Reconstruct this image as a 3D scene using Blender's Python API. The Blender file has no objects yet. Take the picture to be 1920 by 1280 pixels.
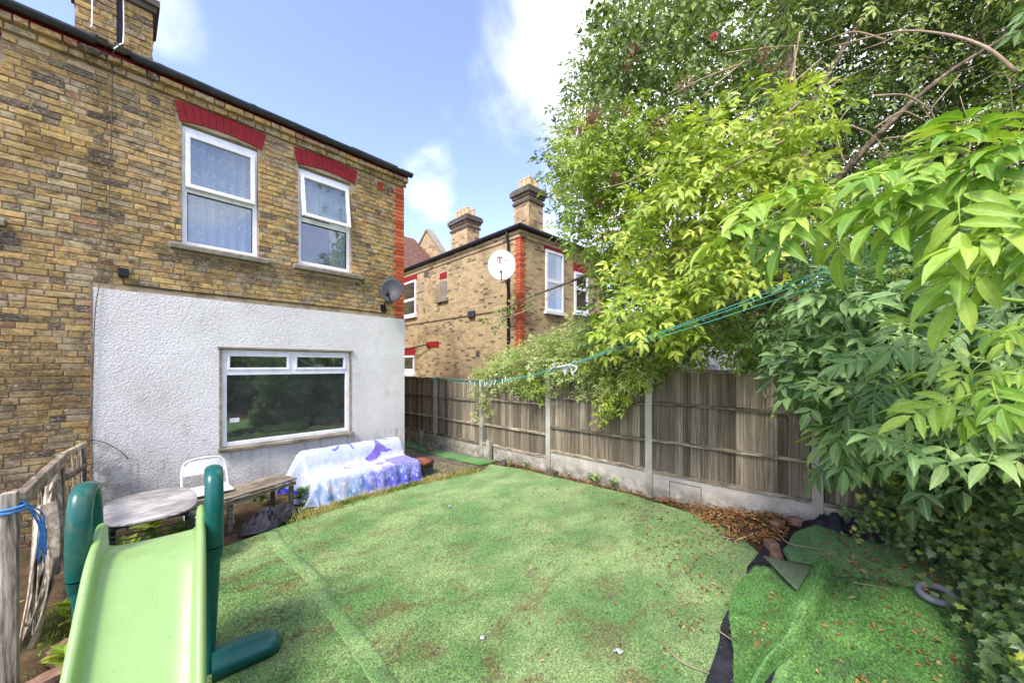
import bpy, bmesh, math, random
import numpy as np
from mathutils import Vector, Matrix, noise as mnoise
rng = np.random.default_rng(7); random.seed(7)
S = bpy.context.scene; COL = S.collection
R = math.radians
# ------------------------------------------------------------------ camera
F = 690.0; H = 1.9; CX = 960.0; HZ = 685.0            # focal in photo pixels, eye height, principal column, horizon row
YAW = math.atan2(642, F)
FWD = np.array([math.cos(YAW), math.sin(YAW)]); RT = np.array([math.sin(YAW), -math.cos(YAW)])
cam = bpy.data.cameras.new('camera'); camo = bpy.data.objects.new('camera', cam); COL.objects.link(camo)
cam.sensor_width = 36; cam.lens = F / 1920 * 36; cam.shift_y = 45 / 1920; cam.clip_start = .05; cam.clip_end = 800
camo.location = (0, 0, H); camo.rotation_euler = (R(90), 0, YAW - R(90)); S.camera = camo
def ray(u, v):
    d = FWD + (u - CX) / F * RT
    return np.array([d[0], d[1], (HZ - v) / F])
def P(u, v, d): return np.array([0, 0, H]) + ray(u, v) * d            # point at depth d metres
def G(u, v, z=0.0): r = ray(u, v); return np.array([0, 0, H]) + r * ((z - H) / r[2])
def onY(u, v, Y): r = ray(u, v); return np.array([0, 0, H]) + r * Y / r[1]
def onX(u, v, X): r = ray(u, v); return np.array([0, 0, H]) + r * X / r[0]
# ------------------------------------------------------------------ world, sun, exposure
SUN_EL, SUN_AZ = 50, 198           # azimuth of the sun, degrees counter-clockwise from +X
S.render.engine = 'CYCLES'
S.view_settings.view_transform = 'Standard'; S.view_settings.look = 'None'; S.view_settings.exposure = 1.5; S.view_settings.gamma = 1
w = bpy.data.worlds.new('World'); S.world = w; w.use_nodes = True
nt = w.node_tree; nt.nodes.clear()
def wn(t, **k):
    n = nt.nodes.new(t)
    for a, b in k.items(): setattr(n, a, b)
    return n
def wl(a, b): nt.links.new(a, b)
sky = wn('ShaderNodeTexSky', sky_type='NISHITA', sun_disc=False)
sky.sun_elevation = R(SUN_EL); sky.sun_rotation = R(90 - SUN_AZ); sky.altitude = 50; sky.air_density = 1.0; sky.dust_density = .6; sky.ozone_density = 2.0
tc = wn('ShaderNodeTexCoord')
def wmath(op, a, b=None, c=None, clamp=False):
    n = wn('ShaderNodeMath', operation=op, use_clamp=clamp)
    for i, x in enumerate((a, b, c)):
        if x is None: continue
        if isinstance(x, (int, float)): n.inputs[i].default_value = x
        else: wl(x, n.inputs[i])
    return n.outputs[0]
sep = wn('ShaderNodeSeparateXYZ'); wl(tc.outputs['Generated'], sep.inputs[0])
zc = wmath('ADD', wmath('MAXIMUM', sep.outputs[2], 0.0), .35)
cmb = wn('ShaderNodeCombineXYZ'); wl(wmath('DIVIDE', sep.outputs[0], zc), cmb.inputs[0]); wl(wmath('DIVIDE', sep.outputs[1], zc), cmb.inputs[1])
cn = wn('ShaderNodeTexNoise'); cn.inputs['Scale'].default_value = 1.7; cn.inputs['Detail'].default_value = 9; cn.inputs['Roughness'].default_value = .58; cn.inputs['Distortion'].default_value = .25
mp = wn('ShaderNodeMapping'); mp.inputs['Location'].default_value = (3.1, 7.7, 0); wl(cmb.outputs[0], mp.inputs[0]); wl(mp.outputs[0], cn.inputs['Vector'])
def lobe(u, v, wid):                                                 # a bank of cloud around one direction of the sky
    d = Vector(ray(u, v)).normalized()
    n = wn('ShaderNodeVectorMath', operation='DOT_PRODUCT'); wl(tc.outputs['Generated'], n.inputs[0]); n.inputs[1].default_value = d
    r = wn('ShaderNodeMapRange', interpolation_type='SMOOTHSTEP'); wl(n.outputs['Value'], r.inputs[0])
    r.inputs[1].default_value = math.cos(R(wid)); r.inputs[2].default_value = 1.0; r.inputs[3].default_value = 0; r.inputs[4].default_value = 1
    return r.outputs[0]
bias = wmath('MULTIPLY', lobe(1060, 40, 24), .12)
bias = wmath('ADD', bias, wmath('MULTIPLY', lobe(1500, -150, 40), .22))
bias = wmath('ADD', bias, wmath('MULTIPLY', lobe(800, 345, 7), .30))
bias = wmath('ADD', bias, wmath('MULTIPLY', lobe(318, 45, 6), .36))
bias = wmath('ADD', bias, wmath('MULTIPLY', lobe(890, 190, 10), .18))
bias = wmath('SUBTRACT', bias, wmath('MULTIPLY', lobe(560, 80, 40), .40))
val = wmath('ADD', cn.outputs['Fac'], bias)
cr = wn('ShaderNodeMapRange', interpolation_type='SMOOTHSTEP'); wl(val, cr.inputs[0]); cr.inputs[1].default_value = .37; cr.inputs[2].default_value = .80  # extra cloud cover, out of view too, added to whiten the light
mx = wn('ShaderNodeMix', data_type='RGBA'); wl(cr.outputs[0], mx.inputs[0])
hs = wn('ShaderNodeMix', data_type='RGBA', blend_type='MULTIPLY'); hs.inputs[0].default_value = 1; wl(sky.outputs[0], hs.inputs[6]); hs.inputs[7].default_value = (1.24, 1.06, 1.24, 1)
wl(hs.outputs[2], mx.inputs[6]); mx.inputs[7].default_value = (6.0, 5.9, 5.9, 1)
bg = wn('ShaderNodeBackground'); wl(mx.outputs[2], bg.inputs[0]); bg.inputs[1].default_value = .138
wo = wn('ShaderNodeOutputWorld'); wl(bg.outputs[0], wo.inputs[0])
sl = bpy.data.lights.new('sun', 'SUN'); sl.energy = 1.75; sl.angle = R(14); sl.color = (1, .95, .87)
so = bpy.data.objects.new('sun', sl); COL.objects.link(so)
sd = Vector((math.cos(R(SUN_AZ)) * math.cos(R(SUN_EL)), math.sin(R(SUN_AZ)) * math.cos(R(SUN_EL)), math.sin(R(SUN_EL))))
so.rotation_euler = sd.to_track_quat('Z', 'Y').to_euler()
# ------------------------------------------------------------------ helpers
def lin(r, g, b):
    f = lambda c: c / 255 / 12.92 if c / 255 <= .04045 else ((c / 255 + .055) / 1.055) ** 2.4
    return (f(r), f(g), f(b), 1)
def V3(p): return Vector((float(p[0]), float(p[1]), float(p[2])))
def wloc(o):
    v = Vector((0, 0, 0))
    while o is not None: v = v + o.location; o = o.parent
    return v
def tag(o, label=None, cat=None, group=None, kind=None):
    if label: o['label'] = label
    if cat: o['category'] = cat
    if group: o['group'] = group
    if kind: o['kind'] = kind
    return o
def thing(name, loc, label, cat, group=None):
    o = bpy.data.objects.new(name, None); o.empty_display_size = .1; o.location = V3(loc); COL.objects.link(o)
    return tag(o, label, cat, group)
def link(name, me, parent=None, kind=None):
    o = bpy.data.objects.new(name, me); COL.objects.link(o)
    if parent is not None: o.parent = parent
    if kind: o['kind'] = kind
    return o
def boxuv(me):
    uv = me.uv_layers.new(name='UVMap')
    n = len(me.loops); 
    if n == 0: return
    li = np.empty(n, np.int32); me.loops.foreach_get('vertex_index', li)
    co = np.empty(len(me.vertices) * 3); me.vertices.foreach_get('co', co); co = co.reshape(-1, 3)[li]
    pn = np.empty(len(me.polygons) * 3); me.polygons.foreach_get('normal', pn); pn = pn.reshape(-1, 3)
    lt = np.empty(len(me.polygons), np.int32); me.polygons.foreach_get('loop_total', lt)
    nn = np.repeat(pn, lt, axis=0)
    hor = np.abs(nn[:, 2]) > .75
    t = np.stack([-nn[:, 1], nn[:, 0], np.zeros(n)], 1); t /= np.maximum(np.linalg.norm(t, axis=1, keepdims=True), 1e-6)
    U = np.where(hor, co[:, 0], (co * t).sum(1)); W = np.where(hor, co[:, 1], co[:, 2])
    uv.data.foreach_set('uv', np.stack([U, W], 1).ravel())
class MB:
    def __init__(s): s.v = []; s.f = []; s.c = []; s.cur = (1, 1, 1, 1)
    def add(s, vs, fs, col=None):
        o = len(s.v); s.v += [tuple(map(float, p)) for p in vs]; s.f += [tuple(i + o for i in f) for f in fs]
        s.c += [col or s.cur] * len(fs); return s
    def box(s, x0, x1, y0, y1, z0, z1, col=None):
        return s.add([(x0, y0, z0), (x1, y0, z0), (x1, y1, z0), (x0, y1, z0), (x0, y0, z1), (x1, y0, z1), (x1, y1, z1), (x0, y1, z1)],
                     [(0, 3, 2, 1), (4, 5, 6, 7), (0, 1, 5, 4), (1, 2, 6, 5), (2, 3, 7, 6), (3, 0, 4, 7)], col)
    def obox(s, c, ax, ay, az, hx, hy, hz, col=None):
        c, ax, ay, az = map(np.array, (c, ax, ay, az)); vs = []
        for k in (-1, 1):
            for (i, j) in ((-1, -1), (1, -1), (1, 1), (-1, 1)): vs.append(c + ax * hx * i + ay * hy * j + az * hz * k)
        return s.add(vs, [(0, 3, 2, 1), (4, 5, 6, 7), (0, 1, 5, 4), (1, 2, 6, 5), (2, 3, 7, 6), (3, 0, 4, 7)], col)
    def bar(s, a, b, w, h, up=(0, 0, 1), col=None):
        a, b = np.array(a, float), np.array(b, float); d = b - a; L = np.linalg.norm(d); d /= L
        side = np.cross(d, up); side /= np.linalg.norm(side); u2 = np.cross(side, d)
        return s.obox((a + b) / 2, d, side, u2, L / 2, w / 2, h / 2, col)
    def prism(s, poly, o, ex, ey, n, t, col=None):
        """2D polygon in frame (ex, ey) at o, extruded along n by t"""
        o, ex, ey, n = map(np.array, (o, ex, ey, n)); k = len(poly)
        a = [o + ex * p[0] + ey * p[1] for p in poly]; b = [p + n * t for p in a]
        return s.add(a + b, [tuple(range(k))[::-1], tuple(range(k, 2 * k))] + [(i, (i + 1) % k, k + (i + 1) % k, k + i) for i in range(k)], col)
    def tube(s, pts, r, seg=8, col=None, cap=True, flat=None):
        pts = [np.array(p, float) for p in pts]; n = len(pts)
        rs = [r] * n if isinstance(r, (int, float)) else list(r)
        t0 = pts[1] - pts[0]; ref = np.array([0, 0, 1.0]) if abs(t0[2]) < .8 * np.linalg.norm(t0) else np.array([1.0, 0, 0])
        vs = []
        for i in range(n):
            t = pts[min(i + 1, n - 1)] - pts[max(i - 1, 0)]; t = t / (np.linalg.norm(t) + 1e-9)
            a = np.cross(t, ref); a /= np.linalg.norm(a) + 1e-9; b = np.cross(t, a) * -1; ref = b
            fa, fb = flat or (1, 1)
            for k in range(seg):
                q = 2 * math.pi * k / seg; vs.append(pts[i] + rs[i] * (fa * math.cos(q) * a + fb * math.sin(q) * b))
        fs = [(i * seg + k, i * seg + (k + 1) % seg, (i + 1) * seg + (k + 1) % seg, (i + 1) * seg + k) for i in range(n - 1) for k in range(seg)]
        if cap: fs += [tuple(range(seg))[::-1], tuple(range((n - 1) * seg, n * seg))]
        return s.add(vs, fs, col)
    def grid(s, pts, col=None, closed=False):
        nu, nv = len(pts), len(pts[0])
        fs = []
        for i in range(nu - 1):
            for j in range(nv if closed else nv - 1): fs.append((i * nv + j, (i + 1) * nv + j, (i + 1) * nv + (j + 1) % nv, i * nv + (j + 1) % nv))
        return s.add([p for row in pts for p in row], fs, col)
    def build(s, name, mat, parent=None, smooth=False, kind=None, bevel=0, colors=False, bseg=1):
        L = wloc(parent) if parent is not None else Vector((0, 0, 0))
        me = bpy.data.meshes.new(name); me.from_pydata([(p[0] - L.x, p[1] - L.y, p[2] - L.z) for p in s.v], [], s.f); me.update()
        bm = bmesh.new(); bm.from_mesh(me); bmesh.ops.recalc_face_normals(bm, faces=bm.faces) if smooth is not None else None
        if bevel: bmesh.ops.bevel(bm, geom=list(bm.edges), offset=bevel, segments=bseg, affect='EDGES', clamp_overlap=True)
        bm.to_mesh(me); bm.free()
        boxuv(me)
        if colors and not bevel:
            ca = me.color_attributes.new('Col', 'FLOAT_COLOR', 'CORNER'); d = []
            for p, c in zip(me.polygons, s.c): d += list(c) * p.loop_total
            ca.data.foreach_set('color', d)
        if smooth:
            me.polygons.foreach_set('use_smooth', [True] * len(me.polygons))
        me.materials.append(mat)
        return link(name, me, parent, kind)
def smoothpath(pts, n=6):
    pts = [np.array(p, float) for p in pts]
    if len(pts) < 3: return pts
    q = [2 * pts[0] - pts[1]] + pts + [2 * pts[-1] - pts[-2]]; out = []
    for i in range(1, len(q) - 2):
        for k in range(n):
            t = k / n; a, b, c, d = q[i - 1], q[i], q[i + 1], q[i + 2]
            out.append(.5 * (2 * b + (c - a) * t + (2 * a - 5 * b + 4 * c - d) * t * t + (3 * b - a - 3 * c + d) * t ** 3))
    return out + [pts[-1]]
def ss(a, b, x): t = np.clip((x - a) / (b - a), 0, 1); return t * t * (3 - 2 * t)
def nz(x, y, z=0.0): return mnoise.noise(Vector((x, y, z)))
# ------------------------------------------------------------------ materials
class M:
    def __init__(s, name, rough=.7, spec=.3):
        s.m = bpy.data.materials.new(name); s.m.use_nodes = True; s.nt = s.m.node_tree; s.nt.nodes.clear()
        s.b = s.n('ShaderNodeBsdfPrincipled'); s.out = s.n('ShaderNodeOutputMaterial'); s.l(s.b.outputs[0], s.out.inputs[0])
        s.b.inputs['Roughness'].default_value = rough; s.b.inputs['Specular IOR Level'].default_value = spec
        s.tc = s.n('ShaderNodeTexCoord'); s.bump_in = None
    def n(s, t, **k):
        n = s.nt.nodes.new(t)
        for a, b in k.items(): setattr(n, a, b)
        return n
    def l(s, a, b): s.nt.links.new(a, b)
    def put(s, sock, x):
        if isinstance(x, (int, float)): sock.default_value = x
        elif isinstance(x, (tuple, list)): sock.default_value = x
        else: s.l(x, sock)
    def geo(s): return s.n('ShaderNodeNewGeometry').outputs['Position']
    def map(s, vec, scale=(1, 1, 1), loc=(0, 0, 0), rot=(0, 0, 0)):
        m = s.n('ShaderNodeMapping'); s.l(vec, m.inputs[0]); m.inputs['Scale'].default_value = scale; m.inputs['Location'].default_value = loc; m.inputs['Rotation'].default_value = rot; return m.outputs[0]
    def noise(s, vec, scale=5, detail=4, rough=.55, dist=0):
        n = s.n('ShaderNodeTexNoise'); s.l(vec, n.inputs['Vector'])
        for k, x in (('Scale', scale), ('Detail', detail), ('Roughness', rough), ('Distortion', dist)): n.inputs[k].default_value = x
        return n.outputs['Fac']
    def voro(s, vec, scale=5, feature='F1', out='Distance'):
        n = s.n('ShaderNodeTexVoronoi', feature=feature); s.l(vec, n.inputs['Vector']); n.inputs['Scale'].default_value = scale; return n.outputs[out]
    def ramp(s, fac, stops, mode='LINEAR'):
        r = s.n('ShaderNodeValToRGB'); r.color_ramp.interpolation = mode; s.l(fac, r.inputs[0]); e = r.color_ramp.elements
        while len(e) < len(stops): e.new(.5)
        for x, (p, c) in zip(e, stops): x.position = p; x.color = c if len(c) == 4 else (*c, 1)
        return r.outputs[0]
    def mr(s, fac, a, b, c=0., d=1.):
        n = s.n('ShaderNodeMapRange', interpolation_type='SMOOTHSTEP'); s.put(n.inputs[0], fac)
        for i, x in enumerate((a, b, c, d)): n.inputs[i + 1].default_value = x
        return n.outputs[0]
    def mix(s, fac, a, b, bt='MIX'):
        m = s.n('ShaderNodeMix', data_type='RGBA', blend_type=bt); s.put(m.inputs[0], fac); s.put(m.inputs[6], a); s.put(m.inputs[7], b); return m.outputs[2]
    def math(s, op, a, b=0.): 
        m = s.n('ShaderNodeMath', operation=op); s.put(m.inputs[0], a); s.put(m.inputs[1], b); return m.outputs[0]
    def attr(s, name): return s.n('ShaderNodeAttribute', attribute_name=name)
    def col(s, x): s.put(s.b.inputs['Base Color'], x); return s
    def rough(s, x): s.put(s.b.inputs['Roughness'], x); return s
    def bump(s, h, strength=.3, dist=.01):
        b = s.n('ShaderNodeBump'); b.inputs['Strength'].default_value = strength; b.inputs['Distance'].default_value = dist; s.l(h, b.inputs['Height'])
        if s.bump_in is not None: s.l(s.bump_in, b.inputs['Normal'])
        s.bump_in = b.outputs[0]; s.l(s.bump_in, s.b.inputs['Normal']); return s
def grey(x): return (x, x, x, 1)
def mul(c, k): return (c[0] * k, c[1] * k, c[2] * k, 1)
def plain(name, c, rough=.6, spec=.3, var=.15, scale=9, bump=.0, bscale=60, metallic=0):
    m = M(name, rough, spec); g = m.geo(); n = m.noise(g, scale, 5)
    m.col(m.ramp(n, [(.3, mul(c, 1 - var)), (.7, mul(c, 1 + var))])); m.b.inputs['Metallic'].default_value = metallic
    if bump: m.bump(m.noise(g, bscale, 4), bump, .004)
    return m.m
MT = {}
def brick_mat(name, src):
    m = M(name, .9, .15); g = m.geo()
    base = m.n('ShaderNodeObjectInfo').outputs['Color'] if src == 'obj' else m.attr('Col').outputs['Color']
    c = m.mix(m.mr(m.noise(g, 22, 7, .75), .42, .62), base, m.mix(.5, base, lin(84, 74, 60)))
    c = m.mix(m.mr(m.noise(m.map(g, (1, 1, 2.5)), 33, 5, .6), .50, .68, 0, .8), c, lin(204, 186, 150))
    c = m.mix(m.mr(m.voro(g, 45), .02, .14, 1, 0), c, lin(54, 48, 40)); c = m.mix(m.mr(m.noise(m.map(g, (1, 1, 1.6), (9, 2, 4)), 7.5, 7, .72), .50, .62, 0, .72), c, lin(96, 84, 66)); c = m.mix(m.mr(m.noise(m.map(g, (1, 1, 1.2), (1, 8, 4)), 3.1, 7, .7), .54, .66, 0, .5), c, lin(196, 178, 142))
    c = m.mix(m.mr(m.noise(g, 1.1, 6, .65), .50, .66, .0, .45), c, m.mix(1, c, lin(120, 112, 100), 'MULTIPLY'))
    m.col(c); m.bump(m.noise(g, 60, 6, .7), .6, .006); m.bump(m.mr(m.voro(g, 45), 0, .2), .5, .004)
    return m.m
MT['brick_o'] = brick_mat('stock brick', 'obj'); MT['brick_a'] = brick_mat('stock brick joined', 'attr')
def mortar():
    m = M('mortar', .95, .1); g = m.geo()
    m.col(m.ramp(m.noise(g, 7, 7, .7), [(.25, lin(110, 98, 80)), (.5, lin(178, 158, 126)), (.75, lin(202, 184, 152))])); m.bump(m.noise(g, 80, 4), .6, .006); return m.m
MT['mortar'] = mortar()
def render_mat():
    m = M('roughcast render', .9, .2); g = m.geo()
    c = m.ramp(m.noise(g, 1.3, 5, .6), [(.3, lin(214, 210, 203)), (.65, lin(234, 231, 224))])
    spx = m.n('ShaderNodeSeparateXYZ'); m.l(g, spx.inputs[0])
    dirt = m.math('MULTIPLY', m.mr(spx.outputs[2], .0, .9, 1, 0), m.mr(m.noise(g, 3.2, 6, .7), .38, .66))
    dl = m.math('MULTIPLY', m.mr(spx.outputs[0], -.2, .35, 1, 0), m.mr(spx.outputs[2], .4, 1.4, 1, 0))
    c = m.mix(m.math('MULTIPLY', dirt, .55), c, lin(140, 132, 120))
    c = m.mix(m.math('MULTIPLY', dl, m.mr(m.noise(g, 9, 5, .7), .4, .6, 0, .75)), c, lin(110, 104, 96))
    drip = m.math('MULTIPLY', m.mr(m.noise(m.map(g, (7, 1, .45)), 2.2, 6, .7), .50, .66), m.math('MULTIPLY', m.mr(spx.outputs[2], .15, .72, .25, 1), m.mr(spx.outputs[2], .70, .74, 1, 0)))
    c = m.mix(m.math('MULTIPLY', drip, .5), c, lin(128, 120, 106)); c = m.mix(m.mr(m.noise(m.map(g, (1, 1, .8), (3, 0, 5)), 2.6, 7, .7), .55, .70, 0, .25), c, lin(150, 144, 134))
    m.col(c); m.bump(m.noise(m.map(g, (1, 1, 1.4)), 46, 3, .55, .4), 1.0, .022); m.bump(m.noise(g, 150, 2), .35, .004); return m.m
MT['render'] = render_mat()
def wood(name, stops, grain=(26, 26, 1.6), rough=.85, obj=True, knots=True, bump=.5, uv=False):
    m = M(name, rough, .15); g = m.tc.outputs['UV'] if uv else m.tc.outputs['Object']
    if obj:
        oi = m.n('ShaderNodeObjectInfo'); ad = m.n('ShaderNodeVectorMath', operation='ADD'); sc = m.n('ShaderNodeVectorMath', operation='SCALE')
        cb = m.n('ShaderNodeCombineXYZ')
        for i in range(3): m.l(oi.outputs['Random'], cb.inputs[i])
        m.l(cb.outputs[0], sc.inputs[0]); sc.inputs['Scale'].default_value = 37; m.l(g, ad.inputs[0]); m.l(sc.outputs[0], ad.inputs[1]); g = ad.outputs[0]
    n = m.mr(m.noise(m.map(g, grain), 1.6, 8, .68, .3), .30, .70, .25, .77); n2 = m.noise(m.map(g, (3, 3, .8)), 1.5, 4)
    c = m.ramp(n, stops); c = m.mix(m.mr(n2, .40, .62, 0, .6), c, m.mix(1, c, grey(.45), 'MULTIPLY'))
    if obj: c = m.mix(1, c, m.ramp(oi.outputs['Random'], [(0, grey(.55)), (.5, grey(.95)), (1, grey(1.4))]), 'MULTIPLY')
    m.col(c); m.bump(n, bump, .006); return m.m
MT['fence'] = wood('weathered fence board', [(.28, lin(58, 50, 41)), (.44, lin(114, 102, 84)), (.58, lin(150, 138, 116)), (.75, lin(194, 184, 160))], (34, 34, 1.5))
MT['greypost'] = wood('old grey post', [(.25, lin(62, 56, 48)), (.5, lin(130, 120, 104)), (.8, lin(182, 172, 156))], (24, 24, 2.2))
MT['rail'] = wood('fence rail', [(.25, lin(78, 68, 56)), (.5, lin(142, 130, 110)), (.8, lin(190, 178, 155))], (3, 3, 30), obj=True)
MT['greywood'] = wood('old grey timber', [(.2, lin(76, 68, 58)), (.5, lin(128, 117, 100)), (.85, lin(172, 161, 143))], (2.2, 26, 26))
MT['slat'] = wood('broken slats', [(.2, lin(112, 100, 84)), (.5, lin(164, 151, 130)), (.8, lin(206, 196, 178))], (18, 3, 18), bump=.25)
MT['tabletop'] = wood('weathered table top', [(.25, lin(104, 100, 97)), (.45, lin(168, 163, 158)), (.75, lin(216, 211, 206))], (3, 40, 20), obj=False)
def concrete(name, c, sc=70, st=.5, dist=.006):
    m = M(name, .92, .15); g = m.geo()
    x = m.ramp(m.noise(g, 4, 7, .65), [(.3, mul(c, .68)), (.6, c), (.8, mul(c, 1.2))])
    x = m.mix(m.mr(m.voro(g, 120), .0, .25, .5, 0), x, mul(c, .4))
    sp = m.n('ShaderNodeSeparateXYZ'); m.l(g, sp.inputs[0])
    x = m.mix(m.math('MULTIPLY', m.mr(sp.outputs[2], .0, .35, .75, 0), m.mr(m.noise(g, 6, 5, .7), .35, .6)), x, lin(112, 104, 84))
    m.col(x); m.bump(m.noise(g, sc, 4, .6), st, dist); return m.m
MT['post'] = concrete('concrete post', lin(184, 180, 164)); MT['gravel'] = concrete('pebbled concrete board', lin(200, 194, 180), 48, .9, .016)
MT['stone'] = concrete('stone sill', lin(150, 142, 126), 40, .8, .01)
def upvc():
    m = M('white plastic frame', .35, .4); g = m.geo(); m.col(m.ramp(m.noise(g, 6, 6, .7), [(.3, lin(215, 214, 212)), (.55, lin(240, 240, 240))])); return m.m
MT['upvc'] = upvc()
def glass(name, tint, refl, rough=.02, dust=.04):
    m = M(name); m.nt.nodes.remove(m.b)
    tr = m.n('ShaderNodeBsdfTransparent'); tr.inputs[0].default_value = tint; gl = m.n('ShaderNodeBsdfGlossy'); gl.inputs['Roughness'].default_value = rough
    lw = m.n('ShaderNodeLayerWeight'); lw.inputs[0].default_value = .25
    bp = m.n('ShaderNodeBump'); bp.inputs['Strength'].default_value = .04; bp.inputs['Distance'].default_value = .05; m.l(m.noise(m.geo(), 3, 2), bp.inputs['Height']); m.l(bp.outputs[0], gl.inputs['Normal'])
    ms = m.n('ShaderNodeMixShader'); m.l(m.mr(lw.outputs['Facing'], 0, 1, refl, min(1, refl + .5)), ms.inputs[0]); m.l(tr.outputs[0], ms.inputs[1]); m.l(gl.outputs[0], ms.inputs[2]); df = m.n('ShaderNodeBsdfDiffuse'); df.inputs[0].default_value = (.30, .33, .31, 1); m2 = m.n('ShaderNodeMixShader'); m.l(m.mr(m.noise(m.geo(), 2.2, 6, .65), .3, .75, dust * .4, dust), m2.inputs[0]); m.l(ms.outputs[0], m2.inputs[1]); m.l(df.outputs[0], m2.inputs[2]); m.l(m2.outputs[0], m.out.inputs[0]); return m.m
MT['glass'] = glass('window glass', (.85, .9, .9, 1), .16); MT['glass_dirty'] = glass('dusty window glass', (.55, .6, .56, 1), .26, .03, .13)
MT['dark_in'] = plain('unlit room', (.035, .04, .037, 1), .9, .1)
MT['room'] = plain('room wall', lin(112, 116, 108), .9, .1)
def lace():
    m = M('lace curtain', .9, .1); u = m.tc.outputs['UV']
    a = m.mr(m.voro(m.map(u, (1, .62, 1)), 9.0, 'DISTANCE_TO_EDGE'), .0, .05, 1, 0)
    d = m.noise(u, 3.2, 3); fl = m.mr(m.noise(u, 28, 3, .6, 1.6), .52, .60)
    pat = m.math('MAXIMUM', m.math('MULTIPLY', a, m.mr(d, .47, .56)), m.math('MULTIPLY', fl, m.mr(m.noise(m.map(u, (1, .7, 1)), 5, 3), .52, .6)))
    m.col(m.mix(pat, lin(206, 208, 212), lin(246, 246, 246)))
    tr = m.n('ShaderNodeBsdfTransparent'); ms = m.n('ShaderNodeMixShader'); m.l(m.mr(pat, 0, 1, .78, .99), ms.inputs[0]); m.l(tr.outputs[0], ms.inputs[1]); m.l(m.b.outputs[0], ms.inputs[2]); m.l(ms.outputs[0], m.out.inputs[0]); return m.m
MT['lace'] = lace(); MT['net'] = plain('net curtain', lin(226, 226, 226), .9, .1)
def redpaint(name, c):
    m = M(name, .7, .25); g = m.geo(); x = m.ramp(m.noise(g, 9, 6, .7), [(.3, mul(c, .72)), (.6, c), (.85, mul(c, 1.25))]); m.col(x); m.bump(m.noise(g, 50, 4), .3, .004); return m.m
MT['red'] = redpaint('red masonry paint', lin(152, 40, 44))
def quoin():
    m = M('orange painted brick', .8, .2); g = m.geo(); oi = m.n('ShaderNodeObjectInfo').outputs['Random']
    c = m.ramp(oi, [(0, lin(164, 76, 46)), (.5, lin(190, 96, 60)), (1, lin(206, 118, 80))]); c = m.mix(m.mr(m.noise(g, 30, 5), .5, .7, 0, .5), c, lin(130, 60, 40)); m.col(c); m.bump(m.noise(g, 60, 4), .4, .004); return m.m
MT['quoin'] = quoin()
MT['gutter'] = plain('grey black gutter', lin(58, 62, 66), .45, .35, .3, 8, .2); MT['black'] = plain('black plastic', lin(26, 26, 28), .45, .35, .2)
MT['tile'] = plain('roof tile', lin(112, 82, 70), .85, .15, .35, 6, .4, 40)
MT['darkdish'] = plain('charcoal dish mesh', lin(46, 50, 56), .5, .3, .1); MT['whitedish'] = plain('white painted dish', lin(208, 208, 206), .4, .4, .05, 5)
MT['magenta'] = plain('magenta print', lin(112, 16, 48), .5, .3, .05)
def brickwall_far(name, red=False):
    m = M(name, .9, .15); u = m.tc.outputs['UV']; b = m.n('ShaderNodeTexBrick'); m.l(u, b.inputs['Vector'])
    b.inputs['Scale'].default_value = 1; b.inputs['Brick Width'].default_value = .225; b.inputs['Row Height'].default_value = .075; b.inputs['Mortar Size'].default_value = .008; b.inputs['Mortar Smooth'].default_value = .4; b.inputs['Bias'].default_value = -.1
    b.offset_frequency = 2; b.squash = .6; b.squash_frequency = 3
    b.inputs['Color1'].default_value = lin(194, 170, 124); b.inputs['Color2'].default_value = lin(148, 126, 94); b.inputs['Mortar'].default_value = lin(178, 162, 134)
    g = m.geo(); b2 = m.n('ShaderNodeTexBrick'); m.l(u, b2.inputs['Vector']); b2.offset_frequency = 2; b2.squash = .6; b2.squash_frequency = 3
    for k_ in ('Scale', 'Brick Width', 'Row Height', 'Mortar Size', 'Mortar Smooth'): b2.inputs[k_].default_value = b.inputs[k_].default_value
    b2.inputs['Color1'].default_value = (0, 0, 0, 1); b2.inputs['Color2'].default_value = (1, 1, 1, 1); b2.inputs['Mortar'].default_value = (0, 0, 0, 1); cell = b2.outputs[0]
    c = m.mix(m.mr(cell, .86, .93), b.outputs[0], m.mix(.6, b.outputs[0], lin(70, 62, 52))); c = m.mix(m.mr(m.noise(g, 1.2, 6, .6), .5, .68, 0, .55), c, m.mix(1, c, lin(150, 140, 126), 'MULTIPLY'))
    c = m.mix(m.mr(m.noise(m.map(u, (5, 13, 1)), 2.3, 5, .6), .58, .7, 0, .7), c, lin(214, 200, 174))
    m.col(c); m.bump(b.outputs['Fac'], -.5, .01); m.bump(m.noise(g, 30, 5), .3, .01); return m.m
MT['farbrick'] = brickwall_far('far stock brickwork')
MT['pot'] = plain('clay chimney pot', lin(206, 176, 138), .8, .2, .2, 5); MT['lead'] = plain('sooty stone', lin(96, 90, 80), .9, .15, .35, 6, .5, 30)
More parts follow.
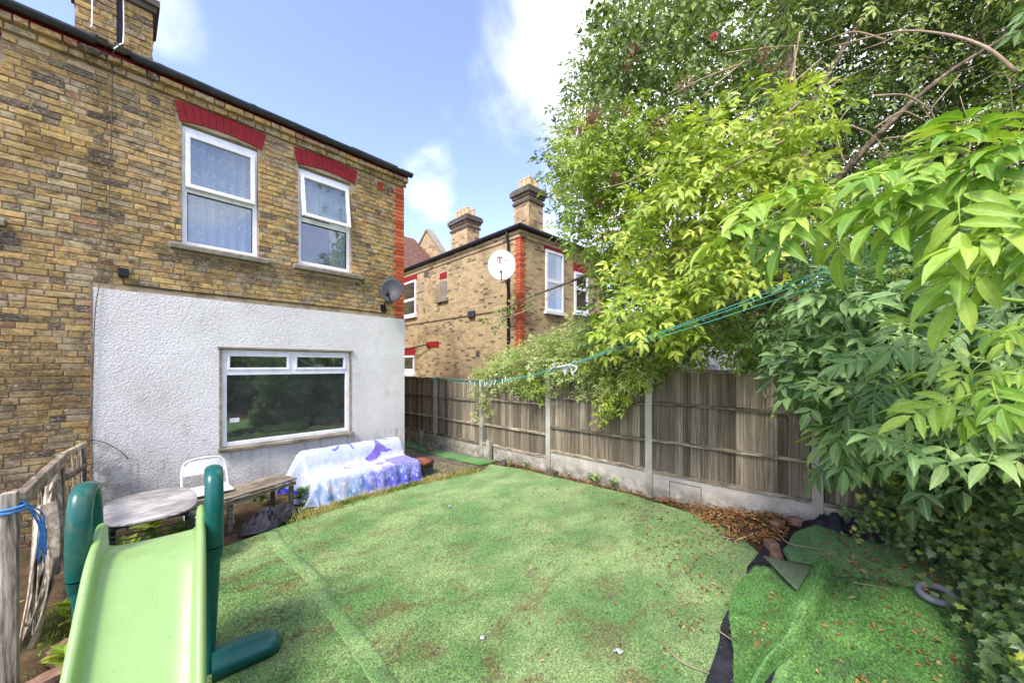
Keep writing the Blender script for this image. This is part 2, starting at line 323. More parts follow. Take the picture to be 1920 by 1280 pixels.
def turf(name, c1, c2, moss, pale, sc=1.0, obj=None):
    m = M(name, .95, .08); g = m.geo()
    fine = m.noise(g, 210 * sc, 3, .7); big = m.noise(m.map(g, (1, 1.35, 1), (0, 0, 0), (0, 0, .35)), 1.35, 6, .62, .3)
    c = m.mix(m.mr(big, .36, .66), c1, c2)
    if moss is not None:
        ms = m.math('MULTIPLY', m.mr(m.noise(m.map(g, (1, 1.7, 1), (4, 9, 0), (0, 0, .5)), 2.3, 8, .74, .4), .485, .61), m.mr(m.noise(g, 45, 4, .75), .36, .60, .2, 1))
        spx = m.n('ShaderNodeSeparateXYZ'); m.l(g, spx.inputs[0])
        ms = m.math('MULTIPLY', ms, m.mr(m.math('ADD', spx.outputs[0], m.math('MULTIPLY', spx.outputs[1], .25)), 1.0, 5.2, 1, .35))
        c = m.mix(ms, c, moss)
        c = m.mix(m.math('MULTIPLY', m.mr(m.noise(m.map(g, (1, 1, 1), (11, 3, 0)), 4.5, 7, .75), .60, .74), m.mr(fine, .4, .65)), c, pale)
    gr = m.noise(m.map(g, (1, 1, 1), (5, 1, 0)), 75 * sc, 3, .75); c = m.mix(m.mr(gr, .38, .62), m.mix(1, c, grey(.52), 'MULTIPLY'), m.mix(1, c, grey(1.4), 'MULTIPLY')); c = m.mix(m.mr(fine, .3, .7, .0, 1.), m.mix(1, c, grey(.7), 'MULTIPLY'), m.mix(1, c, grey(1.2), 'MULTIPLY'))
    c = m.mix(m.mr(m.voro(m.map(g, (1, 1, .2)), 16), .03, .07, .8, 0), c, lin(186, 170, 130)) if moss is not None else c
    m.col(c); m.bump(gr, .7, .02); m.bump(fine, .8, .012); m.bump(m.noise(g, 26, 4), .35, .03)
    m.b.inputs['Sheen Weight'].default_value = .25; return m.m
MT['turf'] = turf('faded artificial turf', lin(106, 156, 66), lin(164, 194, 112), lin(124, 96, 40), lin(224, 216, 186))
MT['turf_strip'] = turf('joining strip turf', lin(112, 160, 72), lin(156, 190, 108), None, None)
MT['turf_new'] = turf('bright artificial turf', lin(100, 166, 64), lin(144, 198, 96), lin(60, 84, 34), lin(150, 190, 110), .8)
MT['turf_dark'] = turf('dark artificial turf', lin(78, 140, 56), lin(112, 168, 76), lin(52, 66, 32), lin(130, 150, 96), .8)  # deeper green of the turf itself
MT['turf_edge'] = plain('fibrous turf edge', lin(186, 196, 150), .95, .1, .3, 60, .6, 120)
MT['backing'] = plain('grey green turf backing', lin(92, 106, 80), .95, .1, .3, 60, .6, 120)
def soil():
    m = M('soil', .95, .1); g = m.geo(); c = m.ramp(m.noise(g, 3, 8, .7), [(.3, lin(58, 46, 34)), (.55, lin(104, 86, 64)), (.8, lin(140, 120, 92))])
    c = m.mix(m.mr(m.noise(g, 1.6, 6), .5, .65), c, lin(86, 92, 46)); m.col(c); m.bump(m.noise(g, 25, 7, .7), .9, .04); return m.m
MT['soil'] = soil()
def asphalt():
    m = M('old asphalt', .95, .12); g = m.geo(); c = m.ramp(m.noise(g, 90, 4, .7), [(.3, lin(70, 68, 62)), (.7, lin(128, 122, 110))]); c = m.mix(m.mr(m.noise(g, 3, 7, .7), .48, .62, 0, .8), c, lin(150, 136, 92)); m.col(c); m.bump(m.noise(g, 120, 4), .8, .01); return m.m
MT['asphalt'] = asphalt()
def fabric_black():
    m = M('black groundsheet', .75, .12); g = m.geo(); m.col(m.ramp(m.noise(g, 6, 5), [(.3, lin(34, 34, 38)), (.7, lin(62, 62, 68))])); m.bump(m.noise(g, 300, 2), .3, .002); m.bump(m.noise(g, 14, 4, .6, .8), .5, .02); return m.m
MT['sheet'] = fabric_black()
def plastic(name, c, rough=.38):
    m = M(name, rough, .45); g = m.geo(); x = m.mix(m.mr(m.noise(g, 5, 7, .75), .52, .75, 0, .35), c, mul(c, 1.25)); x = m.mix(m.mr(m.noise(g, 60, 3, .6), .66, .74, 0, .6), x, mul(c, .5)); x = m.mix(m.mr(m.noise(m.map(g, (30, 2, 2)), 2.5, 6, .7), .57, .68, 0, .3), x, mul(c, .62)); x = m.mix(m.mr(m.noise(m.map(g, (1, 1, 1), (4, 7, 2)), 1.9, 7, .75), .52, .68, 0, .28), x, lin(120, 118, 92)); m.col(x); m.rough(m.mr(m.noise(g, 8, 6, .7), .3, .7, rough - .08, rough + .18)); m.bump(m.noise(g, 220, 2), .06, .002); m.b.inputs['Subsurface Weight'].default_value = .0; return m.m
MT['lime'] = plastic('lime green plastic', lin(140, 174, 104), .30); MT['teal'] = plastic('dark teal plastic', lin(18, 92, 82), .28)
MT['white_metal'] = plain('white enamel', lin(232, 232, 232), .4, .4, .05); MT['dark_metal'] = plain('charcoal tube', lin(44, 50, 52), .45, .4, .2)
MT['blankets'] = None
def leafmat(name, stops, trans=.22, rough=.5, spec=.35):
    m = M(name, rough, spec); a = m.attr('rnd').outputs['Fac']; c = m.ramp(a, stops); g = m.geo()
    c = m.mix(m.mr(m.noise(g, 50, 3), .4, .7, 0, .35), c, m.mix(1, c, grey(.55), 'MULTIPLY'))
    c = m.mix(m.mr(m.attr('edge').outputs['Fac'], .0, .22, .55, 0), c, m.mix(.5, c, lin(214, 224, 150))); c = m.mix(m.mr(m.noise(g, 34, 4, .7), .66, .74, 0, .7), c, lin(132, 112, 58)); m.col(c); m.bump(m.attr('edge').outputs['Fac'], .4, .006); m.bump(m.noise(g, 70, 3), .25, .006)
    t = m.n('ShaderNodeBsdfTranslucent'); m.put(t.inputs[0], m.mix(1, c, (1.25, 1.3, .55, 1), 'MULTIPLY'))
    ms = m.n('ShaderNodeMixShader'); ms.inputs[0].default_value = trans; m.l(m.b.outputs[0], ms.inputs[1]); m.l(t.outputs[0], ms.inputs[2]); m.l(ms.outputs[0], m.out.inputs[0]); return m.m
MT['leaf_dark'] = leafmat('dark canopy leaf', [(0, lin(56, 82, 38)), (.4, lin(98, 126, 58)), (.75, lin(142, 164, 78)), (1, lin(184, 196, 106))])
MT['leaf_bright'] = leafmat('bright leaf', [(0, lin(112, 142, 44)), (.5, lin(158, 182, 62)), (1, lin(204, 212, 96))], .3)
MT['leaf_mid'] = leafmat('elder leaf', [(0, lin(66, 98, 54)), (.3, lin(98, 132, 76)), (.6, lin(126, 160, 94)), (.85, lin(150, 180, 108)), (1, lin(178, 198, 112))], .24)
MT['leaf_front'] = leafmat('lit elder leaf', [(0, lin(106, 148, 48)), (.5, lin(140, 178, 64)), (1, lin(180, 202, 86))], .28)  # elder leaf in a brighter colour, sunlight put into it
MT['leaf_ivy'] = leafmat('ivy leaf', [(0, lin(78, 104, 58)), (.45, lin(120, 148, 84)), (.75, lin(150, 174, 100)), (.88, lin(184, 202, 90)), (1, lin(214, 220, 100))], .3, .36, .55)
MT['leaf_pale'] = leafmat('pale climber leaf', [(0, lin(92, 120, 48)), (.4, lin(146, 168, 84)), (.75, lin(186, 198, 124)), (1, lin(222, 226, 178))], .3)
MT['leaf_dry'] = leafmat('dead leaf', [(0, lin(92, 54, 30)), (.4, lin(138, 84, 50)), (.75, lin(168, 112, 72)), (1, lin(204, 168, 118))], .1, .8, .1)
MT['straw'] = leafmat('dry grass', [(0, lin(120, 124, 48)), (.4, lin(178, 166, 92)), (1, lin(222, 204, 150))], .2, .8, .1)
MT['grass'] = leafmat('green grass', [(0, lin(70, 100, 30)), (.5, lin(112, 140, 46)), (1, lin(176, 178, 84))], .3, .6, .2)
MT['umbel'] = leafmat('elder flower head', [(0, lin(110, 66, 66)), (.5, lin(158, 112, 100)), (1, lin(196, 160, 138))], .1, .8, .1)
MT['umbel_green'] = leafmat('green elder flower head', [(0, lin(96, 118, 42)), (1, lin(170, 182, 84))], .1, .8, .1)
MT['bark'] = wood('bark', [(.25, lin(62, 52, 42)), (.5, lin(112, 98, 78)), (.8, lin(160, 146, 120))], (12, 12, 12), obj=False)
MT['twig'] = plain('pale dead twig', lin(158, 138, 114), .9, .15, .3, 12, .3); MT['greenstem'] = plain('green stem', lin(140, 168, 70), .7, .2, .2)
MT['line'] = plain('turquoise line', lin(84, 176, 162), .5, .3, .1); MT['peg'] = plain('white plastic peg', lin(228, 228, 228), .5, .3, .05); MT['rag'] = plain('grey rag', lin(190, 192, 190), .95, .1, .2, 40, .5, 80)
MT['rope'] = plain('blue rope', lin(92, 146, 205), .9, .1, .3, 60, .6, 200); MT['rubber'] = plain('grey rubber', lin(132, 134, 136), .55, .3, .15)
MT['rubble'] = plain('old brick rubble', lin(138, 108, 90), .95, .1, .45, 14, .8, 40)
# ------------------------------------------------------------------ ground
def gh(x, y):
    return float(-.10 * ss(4.6, 7.4, y) * ss(4.2, 5.2, x) + .15 * ss(2.4, .3, y) * ss(3.6, 5.2, x))
def und(x, y): return .018 * nz(x * 1.1, y * 1.1, 2) + .008 * nz(x * 3.1, y * 3.1, 5)
def sheet(name, poly, off, mat, step=.12, skirt=.02, undul=1.0, kind='structure', zf=None, parent=None, edge=None):
    bm = bmesh.new(); vs = [bm.verts.new((p[0], p[1], 0)) for p in poly]; bm.faces.new(vs)
    xs = [p[0] for p in poly]; ys = [p[1] for p in poly]
    for ax, lo, hi in ((0, min(xs), max(xs)), (1, min(ys), max(ys))):
        for k in np.arange(lo + step, hi, step):
            co = [0, 0, 0]; co[ax] = k; no = [0, 0, 0]; no[ax] = 1
            bmesh.ops.bisect_plane(bm, geom=bm.verts[:] + bm.edges[:] + bm.faces[:], plane_co=co, plane_no=no)
    bm.normal_update()
    for v in bm.verts:
        v.co.z = gh(v.co.x, v.co.y) + off + undul * und(v.co.x, v.co.y) + (zf(v.co.x, v.co.y) if zf else 0)
    be = [e for e in bm.edges if e.is_boundary]
    ex = bmesh.ops.extrude_edge_only(bm, edges=be)
    for g in ex['geom']:
        if isinstance(g, bmesh.types.BMVert): g.co.z -= skirt
        if isinstance(g, bmesh.types.BMFace): g.material_index = 1 if edge else 0
    for f in bm.faces:
        if f.normal.z < -.5: f.normal_flip()
        f.smooth = True
    me = bpy.data.meshes.new(name); bm.to_mesh(me); bm.free(); boxuv(me); me.materials.append(mat)
    if edge: me.materials.append(edge)
    return link(name, me, parent, kind)
def rough_poly(poly, step=.18, amp=.02, seed=0):
    out = []
    for i, p in enumerate(poly):
        q = poly[(i + 1) % len(poly)]; L = math.dist(p, q); k = max(1, int(L / step))
        for j in range(k):
            t = j / k; x = p[0] + (q[0] - p[0]) * t; y = p[1] + (q[1] - p[1]) * t
            out.append((x + amp * nz(x * 5, y * 5, seed), y + amp * nz(x * 5, y * 5, seed + 9)))
    return out
bm = bmesh.new()
gx = [-120, -40, -12, -5, -2] + list(np.arange(-1.5, 8.01, .25)) + [10, 14, 20, 45, 120]; gy = [-120, -40, -12, -6, -3] + list(np.arange(-2.5, 10.01, .25)) + [13, 20, 45, 120]
gm = MB(); gm.grid([[(x, y, gh(x, y) - .035 + .8 * und(x, y)) for y in gy] for x in gx])
gnd = gm.build('ground', MT['soil'], None, True, 'structure')
lawn_poly = [(-.16, -2.2), (-.14, 2.0), (-.12, 4.62), (.5, 4.75), (.9, 4.85), (1.28, 4.95), (1.9, 5.06), (2.6, 5.12), (3.6, 5.08), (4.3, 4.98), (4.62, 5.0), (4.95, 5.2), (5.08, 4.4), (5.14, 3.2), (5.16, 2.4), (5.05, 1.9), (4.86, 1.35), (4.6, .95), (4.3, .70), (4.0, .60), (3.2, .60), (2.75, .645), (2.4, .63), (1.9, .56), (1.5, .5), (1.3, -2.2)]
lawn_o = sheet('lawn', rough_poly(lawn_poly, .2, .025, 1), 0, MT['turf'], .11, .03, 1.0, edge=MT['turf_edge'])
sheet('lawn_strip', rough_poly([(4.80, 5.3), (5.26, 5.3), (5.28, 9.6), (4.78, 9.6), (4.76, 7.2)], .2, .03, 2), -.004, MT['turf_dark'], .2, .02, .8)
sheet('asphalt_path', rough_poly([(2.2, 5.2), (3.7, 5.14), (4.4, 5.05), (4.72, 5.3), (4.72, 7.2), (4.74, 9.6), (3.84, 9.6), (3.80, 6.3), (2.2, 6.3)], .2, .03, 3), -.014, MT['asphalt'], .25, .02, .8)
# joining strip laid over the seam
st = [(1.14, 4.88), (1.10, 4.3), (1.13, 3.75), (1.15, 3.3)]; st2 = [(1.10, 3.33), (1.09, 2.9), (1.06, 2.4), (1.02, 1.9), (.96, 1.2)]
def strip(pts, w): pts = [p[:2] for p in smoothpath([(x, y, 0) for x, y in pts], 6)]; return [(x - w * .0 + .012 * nz(x * 9, y * 9), y) for x, y in pts] + [(x + w + .012 * nz(x * 9, y * 9, 3), y) for x, y in reversed(pts)]
sheet('lawn_seam_strip', strip(st, .13), .004, MT['turf_strip'], .1, .008, 1.0, edge=MT['turf_edge'])
sheet('lawn_seam_strip', strip(st2, .12), .005, MT['turf_strip'], .1, .008, 1.0, edge=MT['turf_edge'])
# newer turf beyond the gap on the right, and the older dark piece under the hedge
lawn2_o = sheet('lawn_new', rough_poly([(1.4, -2.6), (1.5, .30), (2.55, .36), (3.5, .34), (4.2, .20), (4.55, .0), (5.0, -.6), (5.1, -2.6)], .2, .02, 4), .020, MT['turf_new'], .11, .03, 1.0)
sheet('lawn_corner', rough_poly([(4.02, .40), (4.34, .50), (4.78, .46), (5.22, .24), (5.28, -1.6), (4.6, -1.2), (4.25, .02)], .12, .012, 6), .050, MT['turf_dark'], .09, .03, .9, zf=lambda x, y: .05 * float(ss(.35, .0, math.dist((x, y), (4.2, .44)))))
# ------------------------------------------------------------------ terrace house
WY = 6.37; XL, XR = -3.2, 3.78; ZC = 5.33
house = thing('terrace_house', (1.0, WY, 0), 'two-storey yellow stock brick terrace house with white rendered ground floor', 'house')
OPEN = [(.575, 1.41, 3.47, 5.06), (1.94, 2.765, 3.5, 5.05), (.96, 2.75, .74, 2.15), (-1.75, -.865, 3.4, 5.05)]
RX0, RZ1 = -.19, 2.79
def holed(mb, x0, x1, z0, z1, yf, yb, holes):
    xs = sorted({x0, x1} | {h[i] for h in holes for i in (0, 1) if x0 < h[i] < x1}); zs = sorted({z0, z1} | {h[i] for h in holes for i in (2, 3) if z0 < h[i] < z1})
    inh = lambda x, z: any(h[0] < x < h[1] and h[2] < z < h[3] for h in holes)
    for i in range(len(xs) - 1):
        for k in range(len(zs) - 1):
            if inh((xs[i] + xs[i + 1]) / 2, (zs[k] + zs[k + 1]) / 2): continue
            a, b, c, d = xs[i], xs[i + 1], zs[k], zs[k + 1]
            mb.add([(a, yf, c), (b, yf, c), (b, yf, d), (a, yf, d)], [(0, 1, 2, 3)]); mb.add([(a, yb, c), (b, yb, c), (b, yb, d), (a, yb, d)], [(3, 2, 1, 0)])
    for h in holes:
        a, b, c, d = max(h[0], x0), min(h[1], x1), max(h[2], z0), min(h[3], z1)
        if a >= b or c >= d: continue
        mb.add([(a, yf, c), (a, yb, c), (a, yb, d), (a, yf, d)], [(0, 1, 2, 3)]); mb.add([(b, yf, c), (b, yb, c), (b, yb, d), (b, yf, d)], [(3, 2, 1, 0)])
        mb.add([(a, yf, c), (b, yf, c), (b, yb, c), (a, yb, c)], [(0, 1, 2, 3)]); mb.add([(a, yf, d), (b, yf, d), (b, yb, d), (a, yb, d)], [(3, 2, 1, 0)])
    for a, b in (((x0, z0), (x0, z1)), ((x1, z0), (x1, z1)), ((x0, z1), (x1, z1)), ((x0, z0), (x1, z0))):
        mb.add([(a[0], yf, a[1]), (b[0], yf, b[1]), (b[0], yb, b[1]), (a[0], yb, a[1])], [(0, 1, 2, 3)])
mb = MB(); holed(mb, XL, XR, -.2, 5.45, WY + .011, WY + .24, OPEN); wall = mb.build('wall', MT['mortar'], house, None)
mb = MB(); mb.box(XR - .24, XR - .004, WY + .241, WY + 6, -.2, 5.45); mb.build('side_wall', MT['farbrick'], house)
mb = MB(); holed(mb, RX0, XR + .006, -.1, RZ1, WY - .014, WY + .0105, [OPEN[2]]); mb.build('render_coat', MT['render'], house, None)
mb = MB(); mb.tube([(RX0 - .004, WY - .012, .3), (RX0 - .003, WY - .012, RZ1)], .008, 6); mb.build('render_bead', MT['rubble'], house)
mb = MB(); mb.box(XL, XR, WY + .9, WY + .95, -.1, 5.3); mb.build('room_back', MT['room'], house)
mb = MB(); mb.box(XL, XR - .25, WY + .25, WY + .9, 2.72, 2.8); mb.build('room_floor', MT['dark_in'], house)
# bricks
PAL = [((194, 162, 98), .38), ((180, 146, 86), .26), ((172, 154, 118), .18), ((146, 126, 94), .10), ((98, 88, 76), .04), ((178, 146, 112), .03), ((158, 114, 80), .01)]
pw = np.array([p[1] for p in PAL]); pw /= pw.sum()
def brick_col(x, z):
    c = np.array(PAL[rng.choice(len(PAL), p=pw)][0], float) * rng.uniform(.90, 1.10)
    c *= rng.uniform(.98, 1.02, 3)
    d = 1.0
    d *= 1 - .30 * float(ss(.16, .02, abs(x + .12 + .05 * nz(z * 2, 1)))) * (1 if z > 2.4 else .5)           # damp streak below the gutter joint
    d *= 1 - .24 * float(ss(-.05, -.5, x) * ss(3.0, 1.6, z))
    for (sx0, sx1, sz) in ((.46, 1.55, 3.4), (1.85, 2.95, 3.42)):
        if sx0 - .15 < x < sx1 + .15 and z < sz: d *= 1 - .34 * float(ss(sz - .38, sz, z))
    c *= d
    if -.42 < x < -.25 and z > 3.2 and rng.random() < .4: c = c * .6 + np.array([196, 190, 178]) * .4      # lime run
    return lin(*np.clip(c, 20, 235))
def brick_mesh(seed):
    r = np.random.default_rng(seed); b = MB(); j = lambda s: r.uniform(-s, s)
    ch = .10
    vs = []
    for (x, z) in ((-.5, -.5), (.5, -.5), (.5, .5), (-.5, .5)): vs.append((x, 0, z))
    for (x, z) in ((-.5, -.5), (.5, -.5), (.5, .5), (-.5, .5)): vs.append((x + j(.012), -.75, z + j(.05)))
    for (x, z) in ((-.5, -.5), (.5, -.5), (.5, .5), (-.5, .5)): vs.append((x * (1 - .035) + j(.01), -1 + j(.18), z * (1 - ch) + j(.05)))
    vs.append((j(.1), -1.05 + j(.15), j(.1)))
    fs = [(0, 1, 5, 4), (1, 2, 6, 5), (2, 3, 7, 6), (3, 0, 4, 7), (4, 5, 9, 8), (5, 6, 10, 9), (6, 7, 11, 10), (7, 4, 8, 11), (8, 9, 12), (9, 10, 12), (10, 11, 12), (11, 8, 12)]
    return vs, fs
BV = [brick_mesh(i) for i in range(8)]; BME = []
for vs, fs in BV:
    me = bpy.data.meshes.new('brick'); me.from_pydata(vs, [], fs); me.update(); me.materials.append(MT['brick_o']); BME.append(me)
bricks = []                     # (x centre, z centre, width, height, front y, depth)
def course(z, x0, x1, row, holes, y=WY, proud=0.0, hh=.0615):
    x = x0 - rng.uniform(0, .2) - (.16 if row % 2 else 0); k = row
    while x < x1:
        wd = .205 if k % 2 == 0 else .0985
        if rng.random() < .12: wd = .0985 if wd > .15 else .205
        wd += rng.uniform(-.006, .006); a, b = max(x, x0), min(x + wd, x1); segs = [(a, b)]
        for h in holes:
            if z - hh / 2 < h[3] and z + hh / 2 > h[2]:
                ns = []
                for s in segs:
                    if h[1] <= s[0] or h[0] >= s[1]: ns.append(s)
                    else:
                        if h[0] > s[0]: ns.append((s[0], h[0] - .003))
                        if h[1] < s[1]: ns.append((h[1] + .003, s[1]))
                segs = ns
        for s in segs:
            if s[1] - s[0] > .028: bricks.append(((s[0] + s[1]) / 2, z, s[1] - s[0], hh + rng.uniform(-.004, .004), y, .013 + proud + rng.uniform(-.005, .005)))
        x += wd + .011; k += 1
HO = [(.535, 1.48, 5.0, 5.34), (1.90, 2.85, 4.99, 5.34), (RX0, 9, -1, RZ1), (3.235, 3.345, 5.11, 5.26), (-1.85, -.80, 5.0, 5.34), (.45, 1.53, 3.38, 3.46), (1.86, 2.93, 3.39, 3.49), (-1.85, -.78, 3.3, 3.4)] + OPEN
row = 0; z = .02
while z < ZC - .03:
    course(z, XL, 3.545 if row % 2 else 3.595, row, HO); z += .0718; row += 1
course(ZC + .035, XL, XR + .03, 1, [], WY - .02, .02, .068); course(ZC + .112, XL, XR + .05, 2, [], WY - .045, .045, .068)
# corbel backing
mb = MB(); mb.box(XL, XR + .02, WY - .016, WY + .0, ZC - .002, ZC + .072); mb.box(XL, XR + .04, WY - .041, WY + .0, ZC + .073, ZC + .149); mb.build('corbel_bed', MT['mortar'], house)
def vis(b):
    q = np.array([b[0], b[4], b[1]]) - np.array([0, 0, H]); d = q[:2] @ FWD; u = CX + F * (q[:2] @ RT) / d; v = HZ - F * q[2] / d
    return (b[2] * b[3] / d ** 2) if (0 < u < 1920 and 0 < v < 1280 and d > 0) else 0
order = sorted(range(len(bricks)), key=lambda i: -vis(bricks[i])); single = set(order[:262]); hl = wloc(house); jm = MB()
for i, (x, z, wd, hh, y, dp) in enumerate(bricks):
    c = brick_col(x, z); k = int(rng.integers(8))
    if i in single:
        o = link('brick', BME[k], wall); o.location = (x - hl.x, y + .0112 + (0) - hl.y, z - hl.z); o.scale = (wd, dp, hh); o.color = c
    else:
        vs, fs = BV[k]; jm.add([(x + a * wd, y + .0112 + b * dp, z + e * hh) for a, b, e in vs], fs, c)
jm.build('brickwork', MT['brick_a'], wall, None, 'stuff', colors=True)
# orange quoin at the corner
q = 0; z = RZ1 + .035
while z < ZC - .03:
    a = 3.60 if q % 2 == 0 else 3.55
    mb = MB(); mb.box(a + .004, XR + .004, WY - .008, WY + .011, z - .0315, z + .0315); o = mb.build('quoin_brick', MT['quoin'], wall, bevel=.004); z += .0718; q += 1
# arches of red painted voussoirs
def arch(parent, x0, x1, zb, zt, rise, n, proud=.008, splay=.05):
    for k in range(n):
        t0, t1 = k / n, (k + 1) / n
        def pt(t, top):
            x = x0 + (x1 - x0) * t + (splay * (2 * t - 1) if top else 0); q = 1 - (2 * t - 1) ** 2
            return (x, zt + rise * .35 * q if top else zb + rise * q)
        g = .0035 if 1 <= k <= n - 1 else .001
        poly = [pt(t0, 0), pt(t1, 0), pt(t1, 1), pt(t0, 1)]; poly[0] = (poly[0][0] + g, poly[0][1]); poly[3] = (poly[3][0] + g, poly[3][1])
        mb = MB(); mb.prism(poly, (0, WY - proud - rng.uniform(0, .003), 0), (1, 0, 0), (0, 0, 1), (0, 1, 0), .06 + proud); mb.build('voussoir', MT['red'], parent)
# casement windows
def up_window(x0, x1, z0, z1, za, tilt, style, sill):
    win = MB(); yf = WY + .05; yb = WY + .11; f = .055
    zs = z0 + (z1 - z0) * .475
    for a, b, c, d in ((x0, x0 + f, z0, z1), (x1 - f, x1, z0, z1), (x0 + f, x1 - f, z0, z0 + f), (x0 + f, x1 - f, z1 - f - .05, z1), (x0 + f, x1 - f, zs - .035, zs + .035)):
        win.box(a, b, yf, yb, c, d)
    wo_ = win.build('window', MT['upvc'], house, bevel=.004)
    mb = MB(); mb.box(x0 + f, x1 - f, yf + .03, yf + .034, z0 + f, zs - .035); mb.build('pane', MT['glass'], wo_)
    mb = MB()                                     # black gasket round the fixed pane
    for a, b, c, d in ((x0 + f, x0 + f + .008, z0 + f, zs - .035), (x1 - f - .008, x1 - f, z0 + f, zs - .035), (x0 + f + .008, x1 - f - .008, z0 + f, z0 + f + .008), (x0 + f + .008, x1 - f - .008, zs - .043, zs - .035)): mb.box(a, b, yf + .012, yf + .029, c, d)
    mb.build('gasket', MT['black'], wo_)
    # top-hung opening light
    s = MB(); a0, a1, b0, b1 = x0 + f - .02, x1 - f + .02, zs + .01, z1 - f - .03; ct, stt = math.cos(tilt), math.sin(tilt)
    def T(x, y, z): dz = z - b1; dy = y; return (x, yf + dy * ct + dz * stt, b1 + dz * ct - dy * stt)
    def tb(m, x_0, x_1, y_0, y_1, z_0, z_1):
        i0 = len(m.v); m.box(x_0, x_1, y_0, y_1, z_0, z_1); m.v[i0:] = [T(*p) for p in m.v[i0:]]
    fr = .05
    for a, b, c, d in ((a0, a0 + fr, b0, b1), (a1 - fr, a1, b0, b1), (a0 + fr, a1 - fr, b0, b0 + fr), (a0 + fr, a1 - fr, b1 - fr, b1)): tb(s, a, b, -.035, .015, c, d)
    so_ = s.build('opening_light', MT['upvc'], wo_, bevel=.004)
    s = MB(); tb(s, a0 + fr, a1 - fr, -.008, -.004, b0 + fr, b1 - fr); s.build('top_pane', MT['glass'], wo_)
    # filler under the arch
    mb = MB(); mb.box(x0 - .012, x1 + .012, yf + .01, yb - .01, z1, za); mb.build('head_filler', MT['stone'], wo_)
    cu = MB(); n = 46; amp = .022
    def pl(zt, zb, xa, xb, y0, ph, gather=1.0):
        cu.grid([[(xa + (xb - xa) * i / n, y0 + amp * math.sin(i * .9 + ph) + .012 * nz(i * .35, zt + j), zt + (zb - zt) * j / 6) for j in range(7)] for i in range(n + 1)])
    if style == 'lace': pl(z1 - .02, z0 + .02, x0 + .03, x1 - .03, WY + .16, .3)
    else:
        pl(z1 - .02, zs + .1, x0 + .03, x1 - .03, WY + .17, 1.); pl(zs + .16, z0 + .05, x1 - .30, x1 - .05, WY + .15, 0)
    cu.build('curtain', MT['lace'] if style == 'lace' else MT['net'], wo_, True)
    mb = MB(); k = 18; a, b = sill[0], sill[1]
    mb.grid([[(a + (b - a) * i / k, WY - .085 + .008 * nz(i * .8, 3), sill[2] + .006 * nz(i * .9, 1)), (a + (b - a) * i / k, WY - .09 + .008 * nz(i * .8, 7), sill[2] + .05 + .006 * nz(i * .9, 2)), (a + (b - a) * i / k, WY - .07, sill[2] + .068 + .004 * nz(i * 1.1, 2)), (a + (b - a) * i / k, WY + .055, sill[2] + .085), (a + (b - a) * i / k, WY + .055, sill[2])] for i in range(k + 1)], closed=True)
    mb.add([(a, WY - .085, sill[2]), (a, WY - .09, sill[2] + .05), (a, WY - .07, sill[2] + .068), (a, WY + .055, sill[2] + .085), (a, WY + .055, sill[2])], [(0, 1, 2, 3, 4)])
    mb.add([(b, WY - .085, sill[2]), (b, WY - .09, sill[2] + .05), (b, WY - .07, sill[2] + .068), (b, WY + .055, sill[2] + .085), (b, WY + .055, sill[2])], [(4, 3, 2, 1, 0)])
    mb.build('sill', MT['stone'], wo_)
    return wo_
W1 = up_window(.578, 1.407, 3.475, 5.03, 5.10, R(2.5), 'lace', (.46, 1.52, 3.395)); W1['label'] = 'upstairs window with white floral lace curtain'
W2 = up_window(1.943, 2.762, 3.505, 5.01, 5.09, R(9), 'net', (1.865, 2.925, 3.405)); W2['label'] = 'upstairs window with its top light propped open'
W3 = up_window(-1.747, -.868, 3.405, 5.03, 5.10, R(0), 'net', (-1.86, -.775, 3.315))
A1 = MB(); A1.box(.60, 1.39, WY + .061, WY + .2, 5.12, 5.3); a1 = A1.build('arch', MT['red'], house); arch(a1, .555, 1.455, 5.055, 5.30, .055, 12)
A2 = MB(); A2.box(1.97, 2.74, WY + .061, WY + .2, 5.12, 5.3); a2 = A2.build('arch', MT['red'], house); arch(a2, 1.925, 2.815, 5.05, 5.295, .055, 12)
A3 = MB(); A3.box(-1.7, -.9, WY + .061, WY + .2, 5.12, 5.3); a3 = A3.build('arch', MT['red'], house); arch(a3, -1.77, -.85, 5.055, 5.30, .055, 12)
# big ground floor window
x0, x1, z0, z1 = .985, 2.735, .77, 2.125; yf, yb = WY + .012, WY + .075; f = .06; zt = 1.80; xm = 1.855
mb = MB()
for a, b, c, d in ((x0, x0 + f, z0, z1), (x1 - f, x1, z0, z1), (x0 + f, x1 - f, z0, z0 + f), (x0 + f, x1 - f, z1 - f, z1), (x0 + f, x1 - f, zt - .035, zt + .035), (xm - .035, xm + .035, zt + .035, z1 - f)): mb.box(a, b, yf, yb, c, d)
W4 = mb.build('window', MT['upvc'], house, bevel=.005); W4['label'] = 'wide ground floor window with dark murky glass'
for a, b in ((x0 + f, xm - .035), (xm + .035, x1 - f)):
    fr = .034; mb = MB(); c, d = zt + .035, z1 - f
    for p, q_, r_, s_ in ((a, a + fr, c, d), (b - fr, b, c, d), (a + fr, b - fr, c, c + fr), (a + fr, b - fr, d - fr, d)): mb.box(p, q_, yf - .014, yb - .02, r_, s_)
    mb.build('fanlight', MT['upvc'], W4, bevel=.004); mb = MB(); mb.box(a + fr, b - fr, yf + .02, yf + .024, c + fr, d - fr); mb.build('pane', MT['glass_dirty'], W4)
mb = MB(); mb.box(x0 + f, x1 - f, yf + .03, yf + .034, z0 + f, zt - .035); mb.build('pane', MT['glass_dirty'], W4)
mb = MB(); mb.box(1.08, 1.19, yf + .024, yf + .027, 1.10, 1.16); mb.build('sticker', MT['peg'], W4)
mb = MB()
